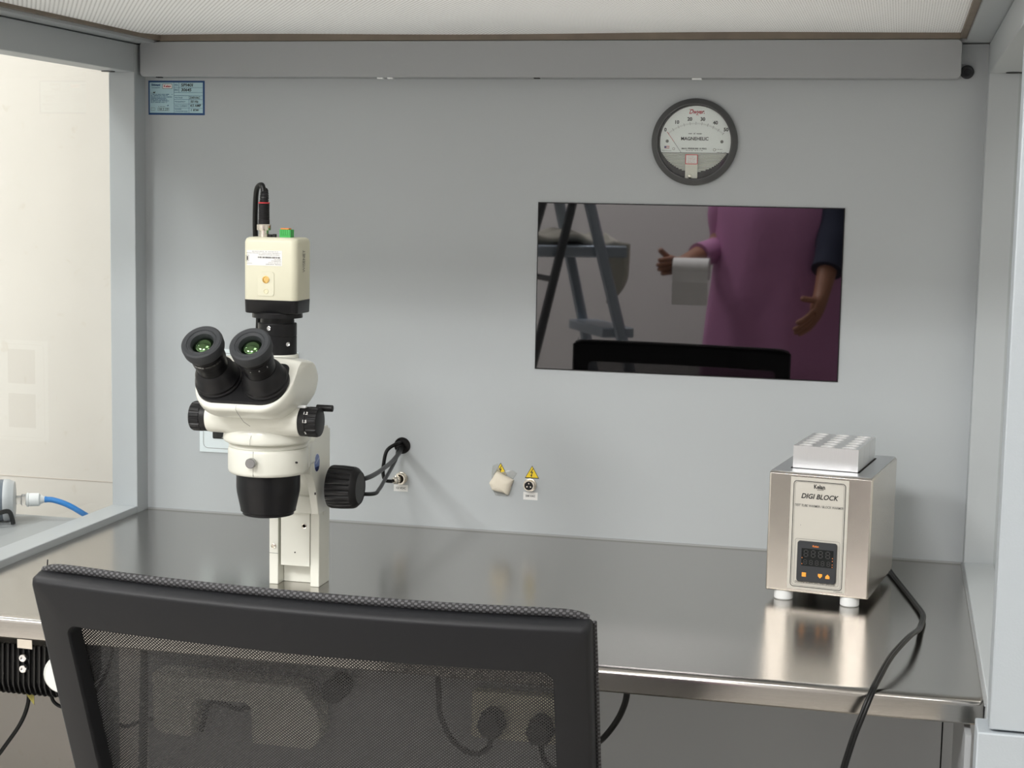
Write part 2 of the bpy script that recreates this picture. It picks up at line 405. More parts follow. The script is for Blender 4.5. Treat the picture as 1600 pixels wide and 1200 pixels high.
# worktop
b = bmesh.new()
prof = [(-.0365, -.0245), (-.0365, 0), (-.628, 0)]
for k in range(1, 7): prof.append((-.6375-.0065*math.sin(R(15*k)), -.0065+.0065*math.cos(R(15*k))))
prof += [(-.644, -.0235), (-.642, -.0255), (-.630, -.0255), (-.630, -.0205), (-.0365, -.0205)]
prof[0] = (-.0006, -.0205); prof[1] = (-.0006, 0); prof[-1] = (-.02, -.0205)
x0, x1 = .0006, WD-.0012
def wt(x, dy=0, s=1): return [(x, min(y, -.0006) if y > -.6 else y+dy, z) for y, z in prof]
loft(b, [wt(x0), wt(x0+.3), wt(x1-.3), wt(x1-.0045), wt(x1-.0015, .0015), wt(x1, .0045)])
obj_w = obj('worktop', b, M['steel'], smooth=True, angle=40)
tag(obj_w, 'long brushed stainless steel worktop with a rolled front edge inside the grey cabinet', 'worktop')

# outside shelf seen through the left window
b = bx(-1.6, -.0435, -.66, -.098, -.030, -.001)  # unseen left end lengthened to shade the wall below
sh = tag(obj('side_shelf', b, M['coat_dark'], bevel=.002), 'pale grey shelf outside the left window, carrying the smoked filter cylinder', 'shelf')
obj('shade_panel', bx(-1.58, -.145, -.655, -.640, ZF+.02, -.0305), M['coat_dark'], sh)  # unseen panel added to block front-left light from under the worktop
for (px, py) in ((-1.57, -.62), (-1.57, -.12), (-.16, -.62)):
    obj('leg', bx(px-.015, px+.015, py-.015, py+.015, ZF, -.031), M['coat_dark'], sh)

# ---------------------------------------------------------------- things on the back panel
# monitor: thin dark glass set flush in the back panel
def moniter():
    t = thing('wall_monitor', 'wide dark glass monitor set flush in the grey back panel', 'monitor', (.828, -.0005, .243))
    P = [(.6139-.828, .4850-.243), (1.0436-.828, .4850-.243), (1.0436-.828, .2470-.243), (.6139-.828, .2470-.243)]
    b = bmesh.new(); slab(b, P, FACE(0, 0, 0), .0022); obj('screen', b, M['gloss'], t)
    b = bmesh.new(); w = .0014
    Q = [(p[0]+(w if p[0] > 0 else -w), p[1]+(w if i < 2 else -w)) for i, p in enumerate(P)]
    slab(b, Q, FACE(0, 0, 0), .0012); obj('bezel', b, M['blackp'], t)
moniter()

# pressure gauge
def gauge():
    t = thing('pressure_gauge', 'round differential pressure gauge with grey bezel and white dial above the dark monitor', 'gauge', (.8348, 0, .5740))
    b = bmesh.new(); lathe(b, [(.0600, 0), (.0603, .003), (.0600, .006), (.0530, .0100), (.0512, .0100), (.0512, .0085), (.0512, .001), (.0, .001)], (0, 0, 0), (0, -1, 0), 96)
    obj('bezel', b, mat('gauge_bezel', (.075, .077, .078), .4), t, smooth=True, angle=25)
    b = bmesh.new(); lathe(b, [(.0508, .0012), (.0508, .0016), (0, .0016)], (0, 0, 0), (0, -1, 0), 64); obj('inner_well', b, M['gap'], t)
    k = .0001272
    G = lambda x, y: ((x-677)*k, (650-y)*k)
    # white dial: circle segment above straight edge
    cx, cy = G(688, 650); rr = 393*k*1.0; yb = G(0, 765)[1]
    pts = []
    a0 = math.asin((yb-cy)/rr)
    for i in range(61): a = a0+(math.pi-2*a0)*i/60; pts.append((cx+rr*math.cos(a), cy+rr*math.sin(a)))
    b = bmesh.new(); slab(b, pts, FACE(0, 0, 0)@Matrix.Translation((0, 0, .0020)), .0008); d = obj('dial', b, mat('dial_white', (.80, .82, .81), .4), t)
    F = FACE(0, 0, 0)@Matrix.Translation((0, 0, .0029)); p = Print(F)
    C = G(687, 911)
    for i in range(51):
        a = R(90+40.4-80.8*i/50); L = .0040 if i % 5 == 0 else (.0022)
        r1 = 481*k if i % 5 == 0 else 472*k
        p.line(M['greyink'] if i % 5 else M['ink'], (C[0]+math.cos(a)*r1, C[1]+math.sin(a)*r1), (C[0]+math.cos(a)*(r1-L), C[1]+math.sin(a)*(r1-L)), .00045 if i % 5 == 0 else .00028)
    for s, x, y in (('0', 352, 520), ('10', 475, 437), ('20', 617, 402), ('30', 760, 402), ('40', 900, 440), ('50', 1018, 513)):
        p.text(M['ink'], s, *G(x, y), .0047, bold=.035)
    p.text(M['ink'], 'MAGNEHELIC', *G(678, 615), .0045, w=.0385, bold=.02)
    p.text(M['ink'], 'mm  of  water', *G(682, 558), .0017, w=.019, bold=.03)
    p.text(M['ink'], 'MAX. PRESSURE 15 PSIG', *G(674, 722), .0019, w=.0350, bold=.03)
    p.squiggle(M['greyink'], *[G(x, 0)[0] for x in (585, 770)], G(0, 742)[1], .0009, seed=3)
    p.text(M['red'], 'Dwyer.', *G(692, 322), .0058, w=.0215, shear=.35, bold=.025)
    p.line(M['red'], G(606, 296), G(655, 296), .0005); p.line(M['red'], G(700, 352), G(712, 360), .0006)
    for x in (375, 977): p.disc(M['greyink'], *G(x, 643), .0022)
    p.text(M['greyink'], 'MADE IN U.S.A.', *G(372, 746), .0013, w=.0135)
    p.squiggle(M['greyink'], G(920, 0)[0], G(990, 0)[0], G(0, 727)[1], .001, seed=5)
    p.text(M['ink'], 'PRESS. AIR', *G(980, 762), .0014, w=.0135)
    p.disc(M['greyink'], *G(898, 732), .0020); p.disc(M['dialw'] if 'dialw' in M else M['paper'], *G(898, 732), .0014, z=.0005)
    p.disc(M['greyink'], *G(449, 725), .0018); p.disc(M['paper'], *G(449, 725), .0013, z=.0005)
    for i in range(4):   # small flag
        p.rect(M['red'] if i % 2 == 0 else M['paper'], G(345, 0)[0], G(402, 0)[0], G(0, 703+9*i)[1], G(0, 696+9*i)[1])
    p.rect(M['blue'], G(345, 0)[0], G(368, 0)[0], G(0, 716)[1], G(0, 698)[1], z=.0005)
    p.done('lettering', d)
    # lower clear cover with ribs
    b = bmesh.new(); n = 22
    for i in range(n):
        y = yb-.0006-i*.0019; h = .5*math.pi
        half = math.sqrt(max((.0475-i*.0005)**2-(y-cy)**2, .0001))
        if y < -.041: break
        bb = .0014
        ngon(b, [F@Vector(q) for q in ((-half, y, -.0006), (half, y, -.0006), (half, y-bb*.55, .0004), (-half, y-bb*.55, .0004))])
        ngon(b, [F@Vector(q) for q in ((-half, y-bb*.55, .0004), (half, y-bb*.55, .0004), (half, y-bb*1.1, -.0006), (-half, y-bb*1.1, -.0006))])
    obj('ribbed_cover', b, mat('ribbed_plastic', (.74, .74, .70), .3, coat=.5), t)
    b = bmesh.new(); a = (G(530, 765), G(370, 540))
    q = Print(F@Matrix.Translation((0, 0, .0008))); q.line(M['ink'], G(535, 770), G(450, 648), .0004); q.line(M['redring'], G(450, 648), G(370, 540), .0005)
    nd = q.done('needle', t)
    # clear tongue with red-bordered label, chrome screw
    x0, y0 = G(585, 1045); x1, y1 = G(720, 780)
    b = bmesh.new(); slab(b, rrect(x0, x1, y0, y1, .001), F@Matrix.Translation((0, 0, .0008)), .001); tg = obj('tongue', b, mat('tongue_plastic', (.62, .60, .52), .15, coat=.5), t)
    q = Print(F@Matrix.Translation((0, 0, .0019)))
    lx0, ly0 = G(583, 893); lx1, ly1 = G(720, 785)
    q.poly(M['paper'], rrect(lx0, lx1, ly0, ly1, .0012), z=.0001); q.ring(M['redring'], lx0, lx1, ly0, ly1, .0012, .0011, z=.0003)
    for i in range(5): q.squiggle(M['redring'], lx0+.0032, lx1-.003, ly1-.0035-.0019*i, .0005, seed=i)
    q.done('caution_label', t)
    b = bmesh.new(); x, y = G(640, 1022); o = F@Vector((x, y, .0019)); lathe(b, [(.0030, 0), (.0030, .0008), (.0022, .0014), (0, .0015)], o, (0, -1, 0), 24); obj('screw', b, M['nickel'], t, smooth=True)
    # cover glass
    b = bmesh.new(); lathe(b, [(.0504, .0072), (.0504, .0080)], (0, 0, 0), (0, -1, 0), 64); obj('cover_glass', b, M['glass'], t)
gauge()

# control plate behind the microscope
def control_plate():
    x0, x1, z0, z1 = .0880, .2483, .0950, .2545; cx, cz = (x0+x1)/2, (z0+z1)/2
    t = thing('control_panel', 'square white control panel on the back panel, mostly hidden behind the microscope', 'control panel', (cx, 0, cz))
    b = bmesh.new(); slab(b, [(x0-cx, z0-cz), (x1-cx, z0-cz), (x1-cx, z1-cz), (x0-cx, z1-cz)], FACE(0, 0, 0), .002); obj('plate', b, M['plate'], t)
    p = Print(FACE(0, -.002, 0)); w, h = (x1-x0)/2, (z1-z0)/2
    p.ring(M['greyink'], -w+.006, w-.006, -h+.006, h-.006, .008, .0006)
    p.done('border_line', t)
    for sx in (-.0585, .0115):
        for sz in (-.0585, .0115):
            b = bmesh.new(); slab(b, rrect(sx, sx+.047, sz, sz+.054, .002), FACE(0, -.002, 0), .0006); obj('display', b, M['glossb'], t)
    p = Print(FACE(0, -.0027, 0)); p.text(M['paper'], 'ON', -.0415, -.0565, .0016); p.done('lettering', t)
control_plate()

# blue data label top left
def data_label():
    x0, x1, z0, z1 = .0055, .0969, .6057, .6566; w, h = x1-x0, z1-z0
    t = thing('rating_label', 'blue-bordered rating label with handwritten values in the upper left corner', 'label', (x0, 0, z0))
    b = bmesh.new(); slab(b, [(0, 0), (w, 0), (w, h), (0, h)], FACE(0, 0, 0), .0003); obj('backing', b, M['blue'], t)
    p = Print(FACE(0, -.0004, 0))
    L = lambda x, y: (w*(x-175)/1265, h*(1-(y-165)/765))     # crop px -> label
    def rc(mt, a, b_, z): (xa, ya), (xb, yb) = L(*a), L(*b_); p.rect(mt, xa, xb, yb, ya, z)
    rc(M['paleb'], (205, 205), (1400, 885), .0001)
    p.text(M['blue'], 'Shivani', *L(345, 262), .0032, w=.0145, bold=.03)
    p.squiggle(M['blue'], L(245, 0)[0], L(440, 0)[0], L(0, 322)[1], .0009, seed=1, z=.0003)
    xa, ya = L(495, 345); xb, yb = L(715, 235)
    p.rect(M['paper'], xa, xb, ya, yb, .0002); p.ring(M['ink'], xa, xb, ya, yb, .0006, .0005, .0004)
    p.text(M['red'], 'Kelan', (xa+xb)/2, (ya+yb)/2, .0032, w=.0115, bold=.03)
    p.poly(M['ink'], [L(220, 440), L(280, 440), L(300, 410), L(315, 425), L(340, 400), L(325, 445), L(220, 445)], .0003)
    for i, y in enumerate((470, 498, 530, 560, 590, 618, 650)):
        p.squiggle(M['blue'], L(230, 0)[0], L([730, 610, 710, 580, 600, 640, 600][i], 0)[0], L(0, y)[1], .0011, seed=i+10, z=.0003)
    p.ring(M['greyink'], L(235, 0)[0], L(325, 0)[0], L(0, 835)[1], L(0, 770)[1], .0003, .0003)
    p.ring(M['greyink'], L(385, 0)[0], L(645, 0)[0], L(0, 840)[1], L(0, 775)[1], .0003, .0003)
    p.text(M['ink'], '18.2.23', *L(512, 808), .0033, w=.0150, shear=.1)
    p.squiggle(M['greyink'], L(400, 0)[0], L(560, 0)[0], L(0, 745)[1], .0007, seed=22)
    p.poly(M['blue'], [L(570, 720), L(600, 722), L(612, 708), L(620, 714), L(635, 700), L(625, 735), L(610, 728)], .0003)
    for y, xa in ((320, 760), (428, 760), (500, 760), (585, 760), (685, 760), (775, 760)):
        p.line(M['blue'], L(xa, y), L(1395, y), .00035, .0003)
    p.line(M['blue'], L(755, 205), L(755, 885), .0004, .0003); p.line(M['blue'], L(868, 210), L(868, 428), .0004, .0003); p.line(M['blue'], L(1090, 500), L(1090, 885), .0004, .0003)
    for s, x, y, wd in (('MDL', 810, 265, .006), ('SNO', 810, 372, .006)): p.text(M['blue'], s, *L(x, y), .0026, w=wd)
    for s, x, y, wd in (('VOLTAGE', 860, 545, .0125), ('FREQUENCY', 893, 635, .0170), ('MAX. CURRENT', 918, 730, .0205), ('POWER', 850, 805, .0105), ('CONSUMPTION', 918, 852, .0205)): p.text(M['blue'], s, *L(x, y), .0019, w=wd)
    for s, x, y, wd, hh in (('SPI40I', 1045, 265, .0195, .0043), ('30645', 1030, 372, .0165, .0043), ('230VAC', 1220, 545, .0175, .0034), ('50 Hz', 1210, 632, .0130, .0034), ('4.5 AMP', 1235, 722, .0175, .0034), ('1 KW', 1215, 822, .0130, .0034)):
        p.text(M['ink'], s, *L(x, y), hh, w=wd, shear=.12, bold=.02)
    p.done('lettering', t)
data_label()

# cable hole, sockets, hazard stickers
b = bmesh.new(); lathe(b, [(.0125, 0), (.0125, .0012), (.0108, .0014), (.0104, -.018), (0, -.018)], (.4109, -.0, .1222), (0, -1, 0), 40)
# the hole is a short black sleeve standing just proud of the panel
def hole():
    t = thing('cable_hole', 'round black cable grommet in the back panel right of the focus knob', 'grommet', (.4125, 0, .1215))
    b = bmesh.new(); lathe(b, [(.0124, 0), (.0124, .0014), (.0112, .0018), (.0100, .0012), (.0098, .0004), (0, .0004)], (0, 0, 0), (0, -1, 0), 40)
    obj('sleeve', b, M['gap'], t, smooth=True)
hole()
b.free()
def connector(x, z, name, label, pins, text, pr=.0095):
    t = thing(name, label, 'socket', (x, 0, z))
    b = bmesh.new(); lathe(b, [(pr, 0), (pr, .003), (pr*.86, .0034), (pr*.86, .011), (pr*.68, .011), (pr*.66, .003), (0, .003)], (0, 0, 0), (0, -1, 0), 32)
    obj('shell', b, M['nickel'], t, smooth=True)
    if pins:
        b = bmesh.new(); lathe(b, [(pr*.64, 0), (pr*.64, .0096), (0, .0096)], (0, 0, 0), (0, -1, 0), 28); obj('insert', b, M['blackp'], t)
        for a in (90, 210, 330):
            q = bmesh.new(); cyl(q, .0011, (.0032*math.cos(R(a)), -.003, .0032*math.sin(R(a))), (.0032*math.cos(R(a)), -.0106, .0032*math.sin(R(a))), 10); obj('pin', q, M['nickel'], t)
    return t
c1 = connector(.4120, .0725, 'low_voltage_socket', 'nickel round low-voltage connector with a plugged cable below the cable hole', False, '')
b = bmesh.new(); lathe(b, [(.0062, .003), (.0062, .016), (.0050, .017), (.0050, .022), (.003, .024)], (0, 0, 0), (-.25, -1, -.05), 24); obj('plug', b, M['nickel'], c1, smooth=True)
connector(.6092, .0742, 'mains_socket', 'round three-pin socket under the bare yellow hazard triangle', True, '')
def small_label(x0, x1, z0, z1, s, label):
    t = thing('voltage_label', label, 'label', ((x0+x1)/2, 0, (z0+z1)/2)); w, h = (x1-x0)/2, (z1-z0)/2
    b = bmesh.new(); slab(b, [(-w, -h), (w, -h), (w, h), (-w, h)], FACE(0, 0, 0), .0003); obj('paper', b, M['paper'], t)
    p = Print(FACE(0, -.0004, 0)); p.text(M['ink'], s, 0, 0, .0030, w=w*1.35, bold=.01); p.done('lettering', t)
small_label(.4000, .4220, .0520, .0620, '12 VDC', 'small white 12 volt paper label under the plugged nickel connector')
small_label(.5990, .6205, .0515, .0630, '230 VAC', 'small white 230 volt paper label under the three-pin socket')
def hazard(x, z, s, label, rot=0):
    t = thing('hazard_sticker', label, 'sticker', (x, 0, z), group='yellow electric hazard triangles')
    tri = [(-s, -s*.86), (s, -s*.86), (0, s*.90)]
    b = bmesh.new(); slab(b, tri, FACE(0, 0, 0), .0002); obj('border', b, M['ink'], t)
    p = Print(FACE(0, -.0003, 0)); k = .86
    p.poly(M['yellow'], [(a*k, (c+.10*s)*k-.10*s*k) for a, c in tri], .0001)
    p.poly(M['ink'], [(.10*s, .52*s), (-.26*s, -.10*s), (-.02*s, -.06*s), (-.14*s, -.44*s), (-.24*s, -.40*s), (-.08*s, -.70*s), (.06*s, -.40*s), (-.03*s, -.42*s), (.16*s, .08*s), (-.06*s, .04*s), (.18*s, .50*s)], .0003)
    p.done('symbol', t)
hazard(.6115, .0928, .0108, 'bare yellow electric hazard triangle above the three-pin socket')
hazard(.5640, .0945, .0108, 'yellow electric hazard triangle half covered by masking tape')
# tape patch over a second socket
def tape():
    t = thing('tape_patch', 'crumpled cream masking tape patch covering a socket, left of the three-pin socket', 'tape', (.566, 0, .0735))
    def patch(P, d, mt, nm, seed):
        rnd = random.Random(seed); b = bmesh.new(); c = (sum(p[0] for p in P)/len(P), sum(p[1] for p in P)/len(P))
        O = []
        n = len(P)
        for i in range(n):
            for j in range(6):
                t_ = j/6; x = P[i][0]*(1-t_)+P[(i+1) % n][0]*t_; y = P[i][1]*(1-t_)+P[(i+1) % n][1]*t_
                O.append((x+rnd.uniform(-.0003, .0003), y+rnd.uniform(-.0003, .0003)))
        loops = []
        for s, z in ((1, .0004), (1, d*.45), (.88, d*.8), (.55, d), (.2, d*1.05)):
            loops.append([FACE(0, 0, 0)@Vector((c[0]+(x-c[0])*s, c[1]+(y-c[1])*s, z+rnd.uniform(-.0004, .0004)*(1 if s < 1 else 0))) for x, y in O])
        loft(b, loops); return obj(nm, b, mt, t, smooth=True, angle=50)
    k = 1/1108/5; cx, cz = 1098, 488
    L = lambda x, y: ((x-cx)*k*1.0, (cz-y)*k*1.02)
    patch([L(*q) for q in ((1018, 350), (1060, 330), (1075, 400), (1180, 375), (1225, 400), (1190, 450), (1150, 590), (1050, 590), (1010, 520))], .0012, M['clear'], 'clear_tape', 2)
    patch([L(*q) for q in ((1060, 392), (1200, 452), (1160, 574), (1120, 560), (1025, 540), (1000, 488))], .012, M['tape'], 'masking_tape', 5)
tape()

# ---------------------------------------------------------------- microscope
X0 = .397
def microscope():
    t = thing('stereo_microscope', 'white and black stereo microscope on a slotted pillar stand on the steel worktop', 'microscope', (X0, -.40, 0))
    Mi = Matrix.Translation((-X0, .40, 0))
    def pt(name, bm, mt, par=t, **k):
        if par is t: bmesh.ops.transform(bm, matrix=Mi, verts=bm.verts)
        else:
            bmesh.ops.transform(bm, matrix=Mi, verts=bm.verts)
        return obj(name, bm, mt, par, **k)
    # pillar stand: U channel, two uprights and a web
    b = bmesh.new()
    box(b, .3615, .3735, -.400, -.362, 0, .198); box(b, .4165, .4282, -.400, -.362, 0, .198)
    box(b, .3735, .4165, -.381, -.362, 0, .198)
    pil = pt('pillar', b, M['ivory'], bevel=.0008)
    b = bx(.3773, .4160, -.4010, -.3815, .0255, .196)
    pl = pt('slide_plate', b, M['ivory'], bevel=.0006)
    for x, z, par in ((.4085, .0775, t), (.3675, .0495, t)):
        b = bmesh.new(); lathe(b, [(.0032, 0), (.0032, .0006), (.0022, .0009), (.0018, .0002), (0, .0002)], (x, -.4008, z), (0, -1, 0), 20); pt('screw', b, M['nickel'], smooth=True)
    b = bmesh.new(); cyl(b, .0009, (.3965, -.4008, .0430), (.3965, -.4016, .0430), 10); pt('pin_hole', b, M['ink'])
    b = bx(.3613, .3737, -.4004, -.4001, .0398, .0402); pt('seam', b, M['greyink'])
    # focusing carriage: side profile lofted across x
    def prof(z0=.0945):
        return [(-.374, .0945), (-.374, .203), (-.398, .2045), (-.4120, .201), (-.4240, .190), (-.4310, .184), (-.4360, .182),
                (-.4360, .150), (-.4310, .147), (-.4230, .139), (-.4170, .125), (-.4120, .110), (-.4085, .0990), (-.4075, .0945)]
    b = bmesh.new(); P = prof()
    # right and left cheeks and recessed web between them
    def cheek(x0, x1): loft(b, [[(x0, y, z) for y, z in P], [(x1, y, z) for y, z in P]])
    cheek(.4200, .4300); cheek(.3605, .3710)
    Q = [(-.374, .0945), (-.374, .200), (-.398, .2000), (-.424, .186), (-.4300, .182), (-.4300, .158), (-.4120, .149), (-.4060, .130), (-.4055, .118), (-.4070, .1165), (-.4070, .0945)]
    loft(b, [[(x, y, z) for y, z in Q] for x in (.3705, .4205)])
    car = pt('focus_carriage', b, M['ivory'], bevel=.0022, seg=3)
    b = bmesh.new(); box(b, .4262, .4290, -.3860, -.3745, .0900, .2030); pt('rack_cover', b, M['ivory'], car)
    # emblem on right cheek
    E = basis((.4301, -.4158, .1617), (0, 1, 0), (0, 0, 1)); b = bmesh.new()
    ell = [(.0098*math.cos(2*math.pi*k/40), .0118*math.sin(2*math.pi*k/40)) for k in range(40)]
    slab(b, ell, E, .0005); em = pt('emblem', b, M['white'], t)
    p = Print(Mi@E@Matrix.Translation((0, 0, .0006)))
    p.poly(M['emb1'], [(x*.93, y*.93) for x, y in ell], .0001)
    p.poly(M['emb2'], [(x*.93, y*.93) for x, y in ell if y < -.0045], .0002)
    p.poly(mat('emblem_pale', (.35, .42, .62), .3), [(-.0075, -.001), (-.004, -.001), (.0078, .0045), (.0062, .0062)], .0002)
    p.done('logo_print', em)
    b = bmesh.new(); cyl(b, .0016, (.4297, -.4205, .1235), (.4305, -.4205, .1235), 12); pt('screw_hole', b, M['ink'])
    # focus knobs (both sides) with ribs
    def knob(x, s, lk=.72):
        b = bmesh.new()
        wob = lambda th, i: 1-(.060*max(0, math.cos(th*22))**3 if 1 < i < 5 else 0)
        pr = [(.0215, 0), (.0262, .0022), (.0272, .006), (.0272, .022), (.0262, .040), (.0258, .0415), (.0250, .0440), (.0205, .0500), (.0195, .0505), (.0188, .0498), (0, .0498)]
        pr = [(r_, h_*lk) for r_, h_ in pr]; lathe(b, pr, (x, -.3905, .1283), (s, 0, 0), 176, wob=wob)
        k = pt('focus_knob', b, M['blackp'], smooth=True, angle=30)
    knob(.4385, 1, .80); knob(.3595, -1, .45)
    # clamp ring
    b = bmesh.new(); c = (X0, -.492, .1605)
    pr = [(.0415, 0), (.0445, .0005), (.0468, .0022), (.0478, .0052), (.0478, .0280), (.0471, .0310), (.0455, .0325), (.0425, .0325)]
    lathe(b, pr, c, n=96)
    ring = pt('clamp_ring', b, M['ivory'], smooth=True, angle=50)
    b = bmesh.new()   # arm from ring to carriage
    loft(b, [[(X0+sx*w, y, z) for sx, z in ((-1, .1630), (1, .1630), (1, .1915), (-1, .1915))] for y, w in ((-.470, .0440), (-.455, .0400), (-.445, .0365), (-.425, .0355))])
    pt('arm', b, M['ivory'], bevel=.003, seg=3)
    b = bmesh.new(); lathe(b, [(.0030, 0), (.0030, .004), (.0056, .004), (.0060, .0048), (.0060, .0100), (.0055, .0106), (0, .0106)], (X0, -.5390, .1795), (0, -1, 0), 32)
    pt('clamp_screw', b, M['chromed'], smooth=True)
    b = bmesh.new(); box(b, X0-.00012, X0+.00012, -.5400, -.5390, .1625, .1920); pt('seam', b, M['greyink'])
    b = bmesh.new(); cyl(b, .0012, (X0+.0435, -.5145, .178), (X0+.0455, -.5155, .178), 10); pt('screw_hole', b, M['ink'])
    # objective
    b = bmesh.new(); lathe(b, [(.030, .054), (.0378, .054), (.0380, .052), (.0380, .033), (.0375, .0275), (.0330, .0065), (.0330, .0045), (.0306, .0035), (.0306, .0005), (.0298, 0), (.0260, 0), (.0240, .006), (0, .008)], (X0, -.492, .1100), n=96)
    pt('objective', b, M['black'], smooth=True, angle=20)
    # neck rings above clamp ring and rounded skirt
    b = bmesh.new(); lathe(b, [(.043, .1925), (.0455, .1928), (.0468, .1935), (.0468, .1965), (.0450, .1985), (.0450, .2010)], (X0, -.492, 0), n=96)
    pt('lower_collar', b, M['ivory'], smooth=True)
    b = bmesh.new(); lathe(b, [(.0480, .1995), (.0500, .2000), (.0515, .2015), (.0520, .204), (.0510, .211), (.0480, .219), (.0400, .226)], (X0, -.496, 0), n=96)
    pt('skirt', b, M['ivory'], smooth=True, angle=50)
    # zoom body: horizontal barrel
    b = bmesh.new(); za = (-.526, .2290); XZ = X0-.0018
    lathe(b, [(.0160, -.0590), (.0176, -.0582), (.0180, -.0560), (.0182, -.0400), (.0205, -.020), (.0215, 0), (.0205, .020), (.0182, .0400), (.0180, .0560), (.0176, .0568), (.0160, .0572)], (XZ, *za), (1, 0, 0), 64)
    zb = pt('zoom_barrel', b, M['ivory'], smooth=True, angle=50)
    for s, nm in ((1, 'r'), (-1, 'l')):
        b = bmesh.new(); wob = lambda th, i: 1-(.07*(1 if math.cos(th*16) > .3 else 0) if 4 <= i <= 5 else 0)
        lathe(b, [(.0172, 0), (.0174, .001), (.0174, .0085), (.0168, .009), (.0176, .0095), (.0176, .0200), (.0166, .0222), (.0150, .0228), (0, .0228)], (XZ+s*.0568, *za), (s, 0, 0), 128, wob=wob)
        kb = pt('zoom_knob', b, M['blackp'], smooth=True, angle=30)
        if s == 1:
            b = bmesh.new(); cyl(b, .0040, (X0+.066, za[0]+.020, za[1]+.014), (X0+.086, za[0]+.020, za[1]+.014), 20, .0008); pt('lock_pin', b, M['blackp'], kb, smooth=True)
            for txt, an in (('1.2', 40), ('1.5', 8), ('2', -40)):
                a = R(an); rr = .0179; n = Vector((0, -math.cos(a), math.sin(a))); upv = Vector((0, math.sin(a), math.cos(a)))
                p = Print(Mi@basis(Vector((X0+.0645, *za))+n*rr, (1, 0, 0), upv)); p.text(M['paper'], txt, 0, 0, .0034, bold=.03, z=.0001); p.done('scale_marks', kb)
    b = bx(X0+.051, X0+.0625, -.5345, -.5275, .2455, .2485); pt('index_tab', b, M['white'], bevel=.001)
    # head housing: side profiles lofted across x
    b = bmesh.new(); loops = []; HW = .0600
    N = 33
    def fil(P, r=.006, n=5):
        out = []
        for i in range(len(P)):
            a, c, e = Vector(P[i-1]), Vector(P[i]), Vector(P[(i+1) % len(P)])
            d1 = (a-c); d2 = (e-c); rr = min(r, d1.length*.45, d2.length*.45); p1 = c+d1.normalized()*rr; p2 = c+d2.normalized()*rr
            for k in range(n+1):
                u = k/n; out.append((p1*(1-u)**2+c*2*u*(1-u)+p2*u*u))
        return out
    for i in range(N):
        s = math.sin(math.pi*(i/(N-1)-.5)); x = HW*s; ax = abs(x)
        r = .034; e = max(0, ax-(HW-r)); cut = r-math.sqrt(max(r*r-e*e, 0))
        q = cut/r
        # rim edge climbs the 45 degree face near the sides
        ya, zz = -.5915+cut*.95, .2480+cut*.95
        tp = .003*q
        P = [(ya, zz), (-.5480-tp*.2, .2960-tp), (-.5380, .3035-tp*1.6), (-.4880-.006*q, .2990-tp*1.8), (-.4720-.008*q, .2800-.004*q), (-.4840-.006*q, .2500+.010*q),
             (-.5000-.004*q, .2330+.026*q), (-.5400-.002*q, .2310+.026*q+cut*.3), (-.5720+cut*.5, .2360+cut*.85)]
        loops.append([(X0-.0015+x, y, z) for y, z in fil(P, .0075)])
    loft(b, loops)
    head = pt('head_housing', b, M['ivory'], smooth=True, angle=60)
    # 45 degree frame for face: u right, v up the slope, n out toward viewer
    n45 = Vector((0, -1, 1)).normalized(); v45 = Vector((0, 1, 1)).normalized()
    Fc = Vector((X0-.0015, -.567, .2755))
    FM = basis(Fc, (1, 0, 0), v45)
    out = []
    w, r = .0545, .027
    bot, top = -.0290, .0300
    for k in range(13): a = R(180+90*k/12); out.append((-w+r+r*math.cos(a), bot+r+r*math.sin(a)))
    for k in range(13): a = R(270+90*k/12); out.append((w-r+r*math.cos(a), bot+r+r*math.sin(a)))
    r3 = .008
    for k in range(7): a = R(90*k/6); out.append((w-.004-r3+r3*math.cos(a), top-r3+r3*math.sin(a)))
    for k in range(7): a = R(90+90*k/6); out.append((-w+.004+r3+r3*math.cos(a), top-r3+r3*math.sin(a)))
    b = bmesh.new(); slab(b, out, FM@Matrix.Translation((0, 0, -.006)), .0085, .0012)
    fp = pt('face_plate', b, M['blackp'], smooth=True)
    # lettering on top of head
    p = Print(Mi@basis((X0+.0210, -.512, .3009), (1, 0, 0), (0, 1, -.085))); p.text(M['ink'], 'OLYMPUS', 0, 0, .0060, w=.044, bold=.02, z=.0005)
    p.text(M['greyink'], 'SZ51', -.006, -.012, .0050, w=.018, z=.0005); p.done('lettering', head)
    # centre seam down the front
    b = bmesh.new()
    for a, c in (((-.5885, .2520), (-.5920, .2455)), ((-.5920, .2455), (-.5445, .2345)), ((-.5445, .2300), (-.5435, .2150))):
        pass
    tube(b, [(X0+.0005, -.5905, .2530), (X0+.0005, -.5925, .2490), (X0+.0005, -.5885, .2450), (X0+.0005, -.5690, .2312), (X0+.0005, -.5500, .2235)], .00022, 6, 4, smooth=False)
    tube(b, [(X0+.0005, -.5422, .2255), (X0+.0005, -.5415, .2180), (X0+.0005, -.5497, .2080), (X0+.0005, -.5505, .2010)], .00022, 6, 4, smooth=False)
    pt('seam', b, M['greyink'])
    # eyepieces
    for s in (-1, 1):
        base = FM@Vector((s*.0288, .0012, .0010)); axis = n45
        b = bmesh.new()
        lathe(b, [(.0275, .000), (.0275, .004), (.0262, .0055), (.0262, .0085), (.0240, .0120), (.0232, .0180), (.0205, .0235), (.0185, .0260)], base, axis, 72)
        tb = pt('eyepiece_base', b, M['blackp'], smooth=True, angle=25)
        b = bmesh.new()
        lathe(b, [(.0180, .022), (.0180, .0370), (.0174, .0374), (.0174, .0380), (.0193, .0384), (.0195, .0400), (.0195, .0480), (.0188, .0484), (.0188, .0490), (.0199, .0495), (.0200, .0560)], base, axis, 72)
